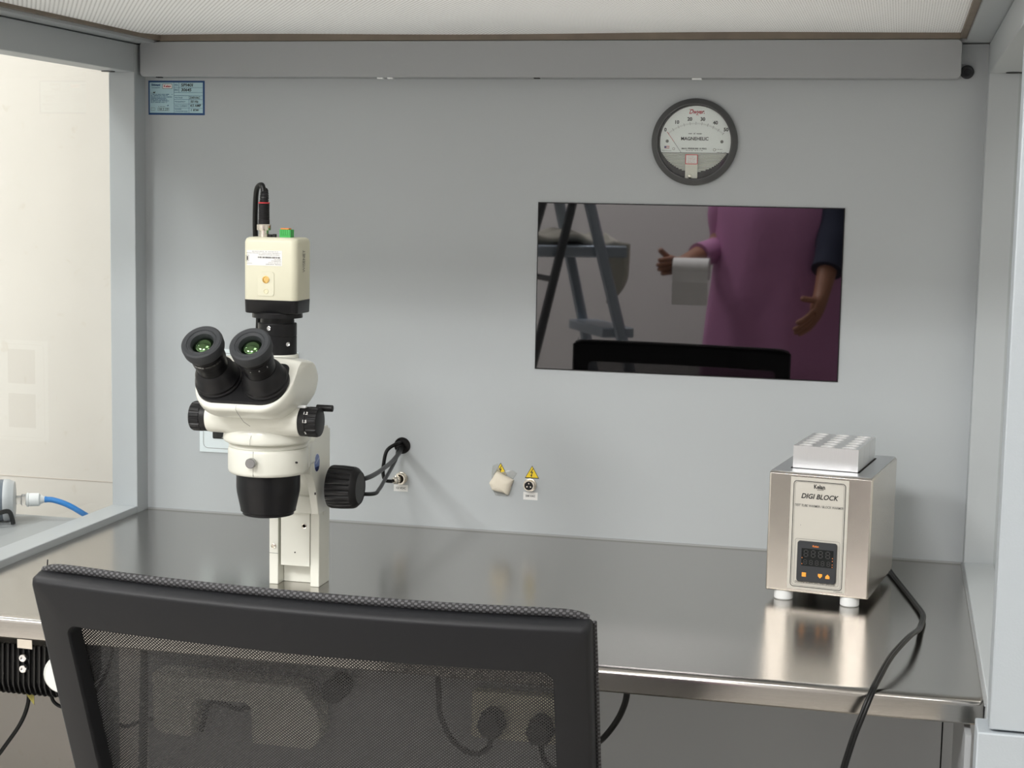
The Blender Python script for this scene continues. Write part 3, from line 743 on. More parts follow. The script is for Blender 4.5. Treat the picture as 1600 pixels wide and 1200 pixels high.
        ey = pt('eyepiece', b, M['black'], smooth=True, angle=25)
        b = bmesh.new()
        lathe(b, [(.0200, .0540), (.0228, .0560), (.0236, .0585), (.0240, .0660), (.0234, .0690), (.0215, .0704), (.0175, .0698), (.0170, .0690), (.0162, .0693), (.0135, .0675), (.0124, .0640), (.0124, .0600)], base, axis, 72, caps=False)
        pt('eyecup', b, M['rubber'], ey, smooth=True, angle=25)
        b = bmesh.new(); pr = [(.0128*math.sin(R(a)), .0590+.0078*math.cos(R(a))) for a in (90, 75, 60, 45, 30, 15, 0)]
        lathe(b, pr, base, axis, 48); pt('lens', b, M['lensc'], ey, smooth=True)
        # printing round the eyepiece
        u, v, a = frame_of(axis)
        for q, (h0, sz, txt) in enumerate(((.0460, .0021, 'OLYMPUS WHSZ10X-H/22'), )):
            span = R(95)
            for i, ch in enumerate(txt):
                if ch == ' ': continue
                # direction pointing downward-front
                down = (Vector((0, -1, -1))).normalized(); side_ = Vector((1, 0, 0))
                th = -span/2+span*i/(len(txt)-1)+(.35 if s < 0 else .25)
                nn = (down*math.cos(th)+side_*math.sin(th)).normalized(); xx = (side_*math.cos(th)-down*math.sin(th)).normalized()
                p = Print(Mi@basis(base+axis*h0+nn*.01956, xx, axis)) if True else None
                if s < 0:
                    p.text(M['greyink'] if i > 6 else M['paper'], ch, 0, 0, sz, z=.0001)
                    PR.append((p, ey))
                elif i % 6 == 0:
                    p.text(M['paper'], '-+02 4'[i//6 % 6] if '-+02 4'[i//6 % 6] != ' ' else '0', 0, -.003, .0022, z=.0001); PR.append((p, ey))
    # trinocular port
    b = bmesh.new(); c = (X0, -.464, 0)
    lathe(b, [(.0255, .290), (.0255, .2990), (.0245, .3005), (.0200, .3005)], c, n=64); pt('port_collar', b, M['ivory'], smooth=True, angle=40)
    b = bmesh.new(); lathe(b, [(.0225, .2995), (.0232, .3000), (.0232, .3220), (.0226, .3222), (.0226, .3228), (.0232, .3230), (.0232, .3370), (.0228, .3378), (.0202, .3380), (.0202, .3400), (.0200, .3440)], c, n=64); cp = pt('camera_coupler', b, M['black'], smooth=True, angle=25)
    for (dx, z) in ((-.0015, .3325), (.0185, .3135)):
        dy = -math.sqrt(.0232**2-dx**2); nn = Vector((dx, dy, 0)).normalized()
        b = bmesh.new(); lathe(b, [(.0026, 0), (.0026, .0012), (.0020, .0014), (.0012, .0006), (0, .0006)], Vector(c)+nn*.0229+Vector((0, 0, z)), nn, 20); pt('screw', b, M['chrome'], cp, smooth=True)
    return t
PR = []
microscope()
# merge the single-letter prints of the eyepieces into one mesh per colour
_by = {}
for p, ey in PR:
    for k, (bm_, mt) in p.bm.items():
        g = _by.setdefault((ey.name, k), (bmesh.new(), mt, ey))[0]; me = D.meshes.new('x'); bm_.to_mesh(me); bm_.free(); g.from_mesh(me); D.meshes.remove(me)
for (n_, k), (g, mt, ey) in _by.items(): obj('lettering', g, mt, ey)

# digital camera on top of the microscope
def camera_head():
    cy = -.464
    t = thing('digital_camera', 'cream box camera with black base mounted upright on the microscope photo port', 'camera', (X0, cy, .345))
    def loops(zs, hw, hd, r): return [[(x, y, z-.345) for x, y in rrect(-(hw-i_), hw-i_, -(hd-i_), hd-i_, r)] for z, i_ in zs]
    HW, HD, r = .0335, .0258, .0078
    b = bmesh.new(); loft(b, loops([(.3660, .0003), (.3670, 0), (.4345, 0), (.4385, .0012), (.4402, .0040)], HW, HD, r))
    body = obj('body', b, M['cream'], t, smooth=True, angle=45)
    b = bmesh.new(); loft(b, loops([(.3503, .0012), (.3512, .0003), (.3662, -.0002)], HW, HD, r)); obj('front_ring', b, M['black'], t, smooth=True, angle=45)
    b = bmesh.new(); lathe(b, [(.0240, 0), (.0300, .0004), (.0300, .0055), (.0290, .0070)], (0, 0, .3440-.345), n=64); obj('lens_mount', b, M['black'], t, smooth=True, angle=30)
    # label + text on the front face
    F = FACE(0, -HD-.0001, -.345)
    p = Print(F@Matrix.Translation((-.0015, 0, 0)))
    p.poly(M['paper'], rrect(-.0268, .0173, .4070, .4250, .0006), .0001)
    def up(s, x, y, h, w): p.text(M['greyink'], s, x+.0010, y, h, w=w, rot=180, z=.0003)
    up('MODEL XNB-6000', .0055, .4088, .0012, .0190); up('AC 24V, DC 12V 0.6A', .0070, .4108, .0011, .0160); up('POE IEEE802.3af', .0090, .4128, .0011, .0120); up('SERIAL NO.', .0105, .4146, .0010, .0090)
    x = -.0130
    rnd = random.Random(2)
    while x < .0145:
        w_ = rnd.choice((.0003, .0005, .0008)); p.rect(M['ink'], x, min(x+w_, .0147), .4157, .4177, .0003); x += w_+rnd.choice((.0003, .0004, .0006))
    up('MADE IN VIETNAM HANWHA', .0000, .4198, .0011, .0260); up('COMPLIES WITH PART 15 OF FCC RULES', -.0070, .4217, .0010, .0430); up('CLASS A DEVICE', -.0050, .4236, .0010, .0180+.0150)
    up('VISION', -.0245, .4095, .0010, .0070)
    p.ring(M['greyink'], -.0283, -.0243, .4118, .4190, .0004, .0003, .0003); p.rect(M['ink'], -.0270, -.0256, .4130, .4178, .0003)
    p.done('rating_label', t)
    b = bmesh.new(); slab(b, rrect(-.0146, .0058, .3712, .3998, .0030), F, .0006); mp = obj('mount_pad', b, M['cream'], t, smooth=True)
    b = bmesh.new(); o = F@Vector((-.0042, .3906, .0006)); lathe(b, [(.0044, 0), (.0044, .0008), (.0034, .0009), (.0030, .0001), (0, .0001)], o, (0, -1, 0), 24); obj('threaded_hole', b, M['brass'], mp, smooth=True)
    b = bmesh.new(); o = F@Vector((-.0042, .3767, .0006)); lathe(b, [(.0032, 0), (.0032, .0005), (.0024, .0006), (.0022, .0001), (0, .0001)], o, (0, -1, 0), 24); obj('blind_hole', b, mat('pale_yellow_plastic', (.70, .67, .48), .4), mp, smooth=True)
    # brand lettering on the rounded right front edge, reading upward
    p = Print(basis((HW+.0001, -.001, .4125-.345), (0, 1, 0), (0, 0, 1))); p.text(M['greyink'], 'WISENET', 0, 0, .0075, w=.0265, rot=90, z=.0003); p.done('lettering', t)
    # top connectors
    z0 = .0950
    b = bmesh.new(); cx_, cy_ = -.0150, -.006
    lathe(b, [(.0062, z0), (.0062, z0+.004), (.0056, z0+.0042), (.0056, z0+.0080), (.0082, z0+.0084), (.0086, z0+.0095), (.0086, z0+.0145), (.0078, z0+.0155), (.0066, z0+.0157)], (cx_, cy_, 0), n=32, wob=lambda th, i: 1-(.03*(math.cos(th*10) > 0) if i >= 5 and i < 8 else 0))
    obj('bnc_socket', b, M['nickel'], t, smooth=True, angle=30)
    b = bmesh.new(); box(b, .0045, .0185, -.006, .006, .0945, .1045)
    for i in range(5): box(b, .0050+i*.0026, .0068+i*.0026, -.0066, -.0058, .0975, .1045)
    tb = obj('terminal_block', b, M['green'], t, bevel=.0003); tb['label'] = 'green terminal block'
    obj('levers', bx(.0055, .0160, -.005, .004, .1045, .1062), M['orange'], tb, bevel=.0004)
    obj('terminal_base', bx(.0050, .0180, -.0058, .0058, .0935, .0955), M['blackp'], tb)
    obj('dip_switch', bx(-.0035, .0005, -.008, -.004, .0945, .0990), M['blackp'], t, bevel=.0004)
    b = bmesh.new(); cyl(b, .0026, (-.0068, -.0065, .0945), (-.0068, -.0065, .0985), 16); obj('led_button', b, M['blackp'], t)
camera_head()

# video cable: bnc plug on the camera, arc, down behind, out right of knob, into the wall hole
def cables():
    bx_, by_ = X0-.0150, -.470
    t = thing('video_cable', 'black video cable arching from the top of the microscope camera to the wall hole', 'cable', (bx_, by_, .4553))
    L = Matrix.Translation((-bx_, -by_, -.4553))
    def put(nm, b, mt, **k): bmesh.ops.transform(b, matrix=L, verts=b.verts); return obj(nm, b, mt, t, **k)
    b = bmesh.new(); pr = [(.0060, .4550), (.0068, .4556), (.0068, .4600), (.0062, .4602)]
    for i in range(9): pr += [(.0066, .4605+i*.0021), (.0066, .4616+i*.0021), (.0061, .4618+i*.0021)]
    pr += [(.0066, .4795), (.0066, .4800)]
    lathe(b, pr, (bx_, by_, 0), n=32); put('plug', b, M['blackp'], smooth=True, angle=25)
    b = bmesh.new(); cyl(b, .0069, (bx_, by_, .4800), (bx_, by_, .4813), 32); put('ring', b, M['redring'], smooth=True)
    b = bmesh.new(); tube(b, [(bx_, by_, .4812), (bx_, by_+.001, .4890), (bx_-.002, by_+.006, .4965)], .0058, 20, 12, rf=lambda u: (1-.22*u)*(1-.12*(math.sin(u*34) > .2))); put('strain_relief', b, M['blackp'], smooth=True, angle=30)
    b = bmesh.new()
    tube(b, [(bx_-.0005, by_, .4930), (bx_-.004, by_+.003, .5015), (bx_-.0140, by_+.012, .4970), (bx_-.0225, by_+.028, .4760), (bx_-.0300, by_+.046, .4450), (bx_-.0310, by_+.054, .4000),
             (.354, -.4180, .345), (.350, -.4120, .290), (.347, -.3900, .235), (.352, -.3480, .190), (.376, -.3400, .150), (.410, -.3350, .128), (.4520, -.300, .1232), (.4380, -.150, .1170), (.4200, -.040, .1165), (.4150, -.012, .1190), (.4150, .001, .1190)], .0032, 14, 10)
    put('wire', b, M['cable'], smooth=True)
    t2 = thing('light_cable', 'black cable looping out behind the focus knob and up to the wall hole', 'cable', (X0+.03, -.35, .10))
    L2 = Matrix.Translation((-(X0+.03), .35, -.10))
    b = bmesh.new(); tube(b, [(.395, -.345, .16), (.405, -.335, .118), (.4400, -.310, .1060), (.4560, -.270, .0985), (.4530, -.235, .0985), (.4380, -.160, .1000), (.4180, -.050, .1080), (.4095, -.012, .1160), (.4095, .001, .1160)], .0027, 12, 10)
    bmesh.ops.transform(b, matrix=L2, verts=b.verts); obj('wire', b, M['cable'], t2, smooth=True)
    t3 = thing('power_lead', 'short black lead curving from the wall hole into the nickel connector', 'cable', (.4120, -.02, .0725))
    L3 = Matrix.Translation((-.4120, .02, -.0725))
    b = bmesh.new(); tube(b, [(.4115, .001, .1250), (.4105, -.018, .1270), (.3985, -.030, .1180), (.3945, -.034, .0980), (.3940, -.034, .0820), (.3970, -.031, .0730), (.4050, -.025, .0710)], .0027, 12, 10)
    bmesh.ops.transform(b, matrix=L3, verts=b.verts); obj('wire', b, M['cable'], t3, smooth=True)
cables()

# ---------------------------------------------------------------- block warmer
def warmer():
    t = thing('block_warmer', 'stainless steel test tube block warmer with digital display on the right of the worktop', 'warmer', (.9758, -.2823, 0), R(-8.6))
    Wd, Dp, z0, z1 = .1275, .187, .0115, .1625
    b = bx(0, Wd, 0, Dp, z0, z1-.0010)
    obj('case', b, M['steel_w'], t, bevel=.0022, seg=3)
    b = bx(.0018, Wd-.0018, .0018, Dp-.0018, z1-.0010, z1+.0004); lid = obj('lid', b, M['steel_top'], t, bevel=.0004)
    obj('lid_seam', bx(.001, Wd-.001, -.0005, .0006, z1-.0024, z1-.0016), M['greyink'], lid)
    for x, y in ((.021, .012), (.1035, .012), (.021, .172), (.1035, .172)):
        b = bmesh.new(); lathe(b, [(.0105, 0), (.0118, .0012), (.0118, .0118)], (x, y, 0), n=32); obj('foot', b, M['nylon'], t, smooth=True)
    # three aluminium blocks with bored wells
    bxl, bxr, by0, bd = .0225, .1035, .030, .0412
    obj('block_well', bx(bxl-.0022, bxr+.0022, by0-.0015, by0+3*bd+.0015, z1-.001, z1+.0009), M['gap'], t)
    zt = z1+.0290
    for k in range(3):
        y0 = by0+k*bd; y1 = y0+bd-.0006
        b = bmesh.new(); cols, rows = 3, 2; hw, hd = (bxr-bxl)/cols, (y1-y0)/rows; n = 24; r = .0088
        for i in range(cols):
            for j in range(rows):
                cx, cy = bxl+hw*(i+.5), y0+hd*(j+.5); inner = []; outer = []
                for q in range(n):
                    a = 2*math.pi*(q+.5)/n; c, s = math.cos(a), math.sin(a); inner.append((cx+r*c, cy+r*s))
                    f = min(hw/2/abs(c), hd/2/abs(s)); outer.append((cx+c*f, cy+s*f))
                I = [b.verts.new((x, y, zt)) for x, y in inner]; O = [b.verts.new((x, y, zt)) for x, y in outer]
                ch = [b.verts.new((cx+(x-cx)*.93, cy+(y-cy)*.93, zt-.0008)) for x, y in inner]
                lo = [b.verts.new((cx+(x-cx)*.93, cy+(y-cy)*.93, zt-.035)) for x, y in inner]
                for q in range(n):
                    q2 = (q+1) % n
                    b.faces.new((I[q], I[q2], O[q2], O[q])); b.faces.new((ch[q], ch[q2], I[q2], I[q])).material_index = 1
                    b.faces.new((lo[q], lo[q2], ch[q2], ch[q])).material_index = 1
                b.faces.new(lo)
        for (xa, ya, xb, yb) in ((bxl, y0, bxr, y0), (bxr, y0, bxr, y1), (bxr, y1, bxl, y1), (bxl, y1, bxl, y0)):
            b.faces.new([b.verts.new(p) for p in ((xa, ya, zt), (xb, yb, zt), (xb, yb, z1-.02), (xa, ya, z1-.02))])
        obj('heating_block', b, [M['alu'], M['bore']], t)
    # fascia
    F = basis((0, 0, 0), (1, 0, 0), (0, 0, 1))
    fx0, fx1, fz0, fz1 = .0275, .0990, .0165, .1570
    b = bmesh.new(); slab(b, [(fx0, fz0), (fx1, fz0), (fx1, fz1), (fx0, fz1)], F, .0006); fa = obj('fascia', b, M['panel'], t)
    p = Print(F@Matrix.Translation((0, 0, .0006)))
    K = .0001155*6/5.65
    S = lambda x, y: (fx0+(x-60)/(640-60)*(fx1-fx0)+.0, fz1-(y-10-(x-80)*.075)/(1085-10)*(fz1-fz0))
    p.ring(M['ink'], fx0+.0035, fx1-.0035, fz0+.0030, fz1-.0040, .0045, .0008)
    p.ring(M['greyink'], fx0+.0055, fx1-.0055, fz0+.0050, fz1-.0055, .0035, .0003)
    mx = (fx0+fx1)/2
    p.ring(M['greyink'], fx0+.0080, fx1-.0080, fz0+.0075, .0805, .003, .0003)
    p.text(M['ink'], 'Kelan', mx, .1465, .0050, w=.0140, shear=-.1, bold=.03); p.line(M['ink'], (mx-.003, .1428), (mx+.005, .1432), .0006)
    p.text(M['ink'], 'DIGI BLOCK', mx, .1340, .0060, w=.0460, shear=.25, bold=.02)
    p.text(M['greyink'], 'TEST TUBE WARMER / BLOCK WARMER', mx, .1222, .0029, w=.0600, shear=.15, bold=.01)
    p.text(M['ink'], 'SHIVANI SCIENTIFIC IND. (P) LTD.', mx-.001, .0260, .0026, w=.0500)
    p.squiggle(M['greyink'], fx1-.0135, fx1-.003, fz0+.0014, .0010, seed=7)
    p.disc(M['greyink'], fx0+.0140, .0975, .0004)
    p.done('lettering', fa)
    cx0, cx1, cz0, cz1 = fx0+.0118, fx1-.0112, .0275, .0780
    b = bmesh.new(); slab(b, rrect(cx0, cx1, cz0, cz1, .0030), F@Matrix.Translation((0, 0, .0006)), .0036, .0008); co = obj('temperature_controller', b, M['rubber'], t, smooth=True)
    w, h = cx1-cx0, cz1-cz0; Z = .0043
    b = bmesh.new(); slab(b, rrect(cx0+.0055, cx1-.0035, cz0+.0200, cz1-.0085, .0006), F@Matrix.Translation((0, 0, Z)), .0002); sc = obj('display', b, M['glossb'], co)
    p = Print(F@Matrix.Translation((0, 0, Z+.0003)))
    def seg8(x, y, w_, h_, mt):
        a = w_*.16
        for (xa, ya, xb, yb) in ((0, 0, 1, 0), (0, .5, 1, .5), (0, 1, 1, 1)): p.line(mt, (x+w_*(.2), y+h_*ya), (x+w_*.8, y+h_*yb), a, .0001)
        for xx in (.06, .94):
            for y0_ in (.07, .57): p.line(mt, (x+w_*xx, y+h_*y0_), (x+w_*xx, y+h_*(y0_+.36)), a, .0001)
    for i in range(4): seg8(cx0+.0085+i*.0090, cz0+.0318, .0052, .0082, M['seg'])
    for i in range(5): seg8(cx0+.0085+i*.0072, cz0+.0222, .0040, .0055, M['seg'])
    for x, y in ((.0065, .0300), (.0065, .0225), (.0440, .0325), (.0440, .0290), (.0440, .0245), (.0440, .0215)): p.disc(M['orange'], cx0+x, cz0+y, .0006, .0002)
    p.text(M['orange'], 'Kelan', cx0+w*.47, cz1-.0050, .0024, w=.0075, bold=.03, z=.0002)
    p.done('digits', co)
    by = cz0+.0090
    for nm, pts in (('button', [(cx0+.0070, by-.0026), (cx0+.0122, by-.0026), (cx0+.0122, by+.0026), (cx0+.0070, by+.0026)]),
                    ('button', [(cx0+.0270, by-.0002), (cx0+.0296, by-.0030), (cx0+.0322, by-.0002), (cx0+.0322, by+.0026), (cx0+.0270, by+.0026)]),
                    ('button', [(cx0+.0362, by+.0002), (cx0+.0388, by+.0030), (cx0+.0414, by+.0002), (cx0+.0414, by-.0026), (cx0+.0362, by-.0026)])):
        b = bmesh.new(); slab(b, pts, F@Matrix.Translation((0, 0, Z)), .0009, .0003); obj(nm, b, M['orangeb'], co)
warmer()
cord = thing('warmer_cable', 'black twin power cord from the steel block warmer, draped over the worktop front edge', 'cable', (1.13, -.08, .004))
b = bmesh.new()
for k in (-1, 1):
    o_ = .0015*k
    tube(b, [(1.105+o_, -.070, .022), (1.1220+o_, -.075, .0060), (1.1350+o_, -.135, .0034), (1.1480+o_, -.205, .0034), (1.1590+o_, -.265, .0034), (1.1675+o_, -.325, .0045), (1.1640+o_, -.385, .0060), (1.1600+o_, -.430, .0120), (1.1500+o_, -.490, .0200),
             (1.1310+o_, -.570, .0180), (1.1180+o_, -.6320, .0085), (1.1130+o_, -.6540, .0020), (1.1060+o_, -.6640, -.0160), (1.0950+o_, -.6700, -.050), (1.0850+o_, -.6720, -.10), (1.078+o_, -.672, -.20), (1.072+o_, -.68, -.40), (1.06+o_, -.70, -.60), (1.02+o_, -.72, -.745), (.90+o_, -.72, -.746)], .0021, 12, 8)
bmesh.ops.transform(b, matrix=Matrix.Translation((-1.13, .08, -.004)), verts=b.verts)
obj('wire', b, M['cable'], cord, smooth=True)

# ---------------------------------------------------------------- office chair
def chair():
    cx, cz = .6800, -.75; HX = .2295
    t = thing('office_chair', 'black mesh-back office chair pulled up to the steel worktop, seen from behind', 'chair', (cx, -1.083, cz))
    TOP = .1778; H = .44
    def pos(u, v, n):
        """u,v in metres on the back (u from centre, v down from top), n toward the sitter (+y)"""
        lean = .27 if v < .25 else .27
        y = -1.035+v*lean-.021*(1-(u/.23)**2)+n*.96
        z = TOP-v*.965+n*.26+.0015-.010*u
        return (u+.03*v, y+.98, z-cz)
    def hw(v): return HX-.035*v if v < .3 else HX-.0105-.09*(v-.3)
    def loop(ins_side, ins_top, ins_bot, r, n_off, N=10):
        x, y0, y1 = None, -ins_top, -(H-ins_bot); P = rrect(-1, 1, y1, y0, r, N)
        # dense sampling of the rounded rectangle
        raw = rrect(-(HX-ins_side), (HX-ins_side), y1, y0, r, N); Q = []
        for i in range(len(raw)):
            a = Vector(raw[i]); c = Vector(raw[(i+1) % len(raw)]); k = 14 if (c-a).length > .05 else 1
            for j in range(k): Q.append(a+(c-a)*j/k)
        out = []
        for q in Q:
            v = -q.y; u = q.x*(hw(v)-ins_side)/(HX-ins_side); out.append(pos(u, v, n_off))
        return out
    b = bmesh.new()
    L = [loop(.002, .002, .002, .005, .020), loop(0, 0, 0, .005, .017), loop(0, 0, 0, .005, .0050), loop(.0015, .0020, .0015, .005, .0012), loop(.0035, .0045, .0035, .005, 0),
         loop(.0265, .0385, .050, .010, 0), loop(.0275, .0395, .052, .010, .0012), loop(.0282, .0402, .053, .010, .004), loop(.0290, .0410, .054, .010, .018)]
    loft(b, L+[L[0]], caps=False)
    obj('back_frame', b, M['mesh_frame'], t, smooth=True, angle=40)
    # mesh sheet
    b = bmesh.new(); nu, nv = 30, 24; V = {}
    for i in range(nu+1):
        for j in range(nv+1):
            v = .006+(H-.012)*j/nv; u = (hw(v)-.004)*(2*i/nu-1); V[i, j] = b.verts.new(pos(u, v, .0200))
    for i in range(nu):
        for j in range(nv): b.faces.new((V[i, j], V[i+1, j], V[i+1, j+1], V[i, j+1]))
    ms = obj('back_mesh', b, M['weave'], t, smooth=True)
    # padded woven edge along the top and sides
    b = bmesh.new()
    pts = [pos(-hw(.25)-.001, .25, .019), pos(-hw(.1)-.001, .1, .019), pos(-hw(.02)-.001, .016, .019), pos(-hw(0)+.006, .001, .019)]
    pts2 = [pos(.2295*s, -.002, .019) for s in (-.90, -.6, -.3, 0, .3, .6, .90)]
    tube(b, [pos(-.2255, .002, .019)]+pts2+[pos(.2255, .002, .019)], .0036, 10, 12)
    tube(b, [pos(.2295, .004, .019), pos(hw(.1)+.001, .1, .019), pos(hw(.3)+.001, .3, .019), pos(hw(.44), .44, .019)], .0020, 8, 12)
    tube(b, [pos(-.2295, .004, .019), pos(-hw(.1)-.001, .1, .019), pos(-hw(.3)-.001, .3, .019), pos(-hw(.44), .44, .019)], .0020, 8, 12)
    pp = obj('piping', b, M['braid'], t, smooth=True, angle=60)
    b = bmesh.new(); tube(b, [pos(-.2230, .002, .019), pos(-.2215, -.003, .019), pos(-.2200, -.0085, .019)], .0005, 6, 4); obj('loose_thread', b, M['seat'], t)
    # support, seat, column, base
    b = bmesh.new(); Hh = Vector((0, 0, 0))
    tube(b, [(0, -.02+.96-.9, .40+.0), (0, .10, .36), (0, .28, .36)], .022, 12, 6, flat=.5); obj('back_support', b, M['mesh_frame'], t, smooth=True)
    b = bmesh.new(); sx, sy0, sy1 = .235, .10, .54
    loft(b, [[(x*k, (y-(sy0+sy1)/2)*k+(sy0+sy1)/2, z) for x, y in rrect(-sx, sx, sy0, sy1, .07)] for k, z in ((.93, .385), (1, .40), (1, .43), (.97, .45), (.85, .462))]); obj('seat', b, M['seat'], t, smooth=True, angle=60)
    b = bmesh.new(); cyl(b, .10, (0, .30, .36), (0, .30, .385)); cyl(b, .028, (0, .30, .16), (0, .30, .365)); cyl(b, .036, (0, .30, .09), (0, .30, .20)); obj('gas_column', b, M['blackp'], t, smooth=True)
    for k in range(5):
        a = R(18+72*k); d = Vector((math.cos(a), math.sin(a), 0)); o = Vector((0, .30, 0))
        b = bmesh.new(); tube(b, [o+Vector((0, 0, .115)), o+d*.12+Vector((0, 0, .105)), o+d*.29+Vector((0, 0, .075))], .022, 10, 6, rf=lambda u: 1.2-.5*u); lg = obj('leg', b, M['blackp'], t, smooth=True)
        b = bmesh.new(); s = Vector((-d.y, d.x, 0)); e = o+d*.29+Vector((0, 0, .019))
        cyl(b, .025, e+s*.006, e+s*.022, 24, .003); cyl(b, .025, e-s*.022, e-s*.006, 24, .003); cyl(b, .006, e-s*.006, e+s*.006, 12); cyl(b, .006, e+Vector((0, 0, .02)), e+Vector((0, 0, .05)), 12); obj('castor', b, M['black'], lg, smooth=True)
chair()

# ---------------------------------------------------------------- below the worktop
def heatsink():
    t = thing('finned_lamp', 'black finned heatsink lamp clamped under the left front edge of the worktop', 'lamp', (.12, -.58, -.0205))
    bx0, bx1 = -.085, .072
    def prof(s=0):  # y,z outline, rounded bottom
        P = [(-.030, -.022), (.055, -.022), (.055, -.070), (.045, -.082), (.0, -.088), (-.020, -.0855), (-.028, -.080), (-.032, -.070)]
        return [(y+(s if y < 0 else -s), z+(s if z < -.05 else -s*.0)) for y, z in P]
    b = bmesh.new(); loft(b, [[(x, y, z) for y, z in prof(.004)] for x in (bx0, bx1)])
    body = obj('core', b, M['hs'], t, bevel=.001)
    b = bmesh.new(); n = 24
    for i in range(n):
        x = bx0+(bx1-bx0)*i/(n-1); loft(b, [[(x-.0011, y, z) for y, z in prof()], [(x+.0011, y, z) for y, z in prof()]])
    tag(obj('cooling_fins', b, M['hs'], t, bevel=.0004), None)
    b = bmesh.new(); box(b, .0110, .0310, -.0345, -.0325, -.0250, -.0050); box(b, .0110, .0310, -.0325, .02, -.0065, -.0050); obj('bracket', b, M['steel_w'], t, bevel=.0008)
    for z in (-.0355, -.0485):
        b = bmesh.new(); lathe(b, [(.0050, 0), (.0050, .003), (.0042, .0042), (.0024, .0042), (.0022, .0022), (0, .0022)], (.0200, -.0340, z), (0, -1, 0), 24); obj('hex_screw', b, M['chrome'], t, smooth=True)
    b = bmesh.new(); lathe(b, [(.0, 0), (.023, 0), (.024, .003), (.021, .010), (0, .012)], (.079, .006, -.055), (.35, -1, 0), 40)
    bmesh.ops.translate(b, verts=b.verts, vec=(-.012, -.030, .002)); obj('opal_cap', b, M['disc'], t, smooth=True)
    b = bmesh.new(); ngon(b, [(.006, -.01, -.086), (.020, -.012, -.086), (.021, -.014, -.099)]); g = obj('tag', b, mat('olive_tag', (.25, .22, .05), .5), t); g.modifiers.new('s', 'SOLIDIFY').thickness = .0006
    b = bmesh.new(); tube(b, [(.006, 0, -.084), (.004, 0, -.105), (-.006, -.002, -.130), (-.030, -.005, -.165), (-.07, .0, -.22), (-.10, .05, -.40), (-.10, .12, -.729)], .0025, 10, 10); obj('wire', b, M['cable'], t, smooth=True)
    b = bmesh.new(); tube(b, [(.034, 0, -.084), (.039, 0, -.098), (.052, .002, -.104), (.072, .005, -.098), (.088, .02, -.080), (.094, .04, -.050), (.095, .05, -.004)], .0022, 10, 10); obj('wire', b, M['cable'], t, smooth=True)
heatsink()
def under_box():
    t = thing('cream_junction_housing', 'cream moulded housing with a deep notch under the worktop, seen through the chair mesh', 'housing', (.165, -.004, -.29))
    out = [(-.135, .045), (.105, .045), (.135, .010), (.140, -.030), (.125, -.052), (.030, -.052), (.028, .002), (.020, .010), (-.062, .010), (-.070, .002), (-.070, -.052), (-.120, -.050), (-.133, -.040)]
    b = bmesh.new(); slab(b, out, FACE(0, 0, 0), .05); obj('shell', b, M['ivory'], t, bevel=.003)
    b = bmesh.new(); cyl(b, .018, (.158, 0, .040), (.158, -.05, .040), 32, .002); obj('knob', b, M['blackp'], t, smooth=True)
    b = bmesh.new(); tube(b, [(-.066, -.02, -.05), (-.045, -.03, .0), (.0, -.03, -.006), (.028, -.03, .004)], .004, 10, 8); tube(b, [(-.25, -.02, .0), (-.20, -.03, -.05), (-.16, -.03, -.04), (-.128, -.03, -.030)], .003, 10, 8); obj('wire', b, M['cable'], t, smooth=True)
under_box()
def socket_box():
    t = thing('socket_outlet', 'cream double socket outlet on the panel under the worktop, seen through the chair mesh', 'socket', (.598, -.004, -.272))
    b = bmesh.new(); slab(b, rrect(-.066, .066, -.036, .036, .005), FACE(0, 0, 0), .02, .002); obj('plate', b, M['cream'], t, smooth=True)
    return t
socket_box()
def plug(x, z, path, label):
    t = thing('plug_lead', label, 'plug', (x, -.024, z), group='black mains plugs under the worktop')
    b = bmesh.new(); loft(b, [[FACE(0, 0, 0)@Vector((px*k, py*k, h)) for px, py in [(-.012, -.018), (.012, -.018), (.021, -.002), (.014, .018), (.006, .024), (-.006, .024), (-.014, .018), (-.021, -.002)]] for k, h in ((1, .0), (1, .022), (.8, .030))]); obj('plug', b, M['blackp'], t, bevel=.002)
    b = bmesh.new(); tube(b, path, .0042, 12, 10); obj('wire', b, M['cable'], t, smooth=True)
plug(.5665, -.281, [(0, -.015, -.016), (-.004, -.016, -.036), (-.026, -.018, -.046), (-.055, -.020, -.030), (-.075, -.02, .005), (-.080, -.02, .045), (-.082, -.02, .250)], 'black plug and lead in the left half of the socket outlet')
plug(.6400, -.285, [(0, -.015, -.016), (.02, -.06, -.030), (.060, -.14, -.010), (.105, -.20, .045), (.135, -.235, .080), (.1580, -.25, .120), (.165, -.25, .160), (.166, -.245, .262)], 'black plug in the right half of the socket outlet, its lead arching to the worktop')

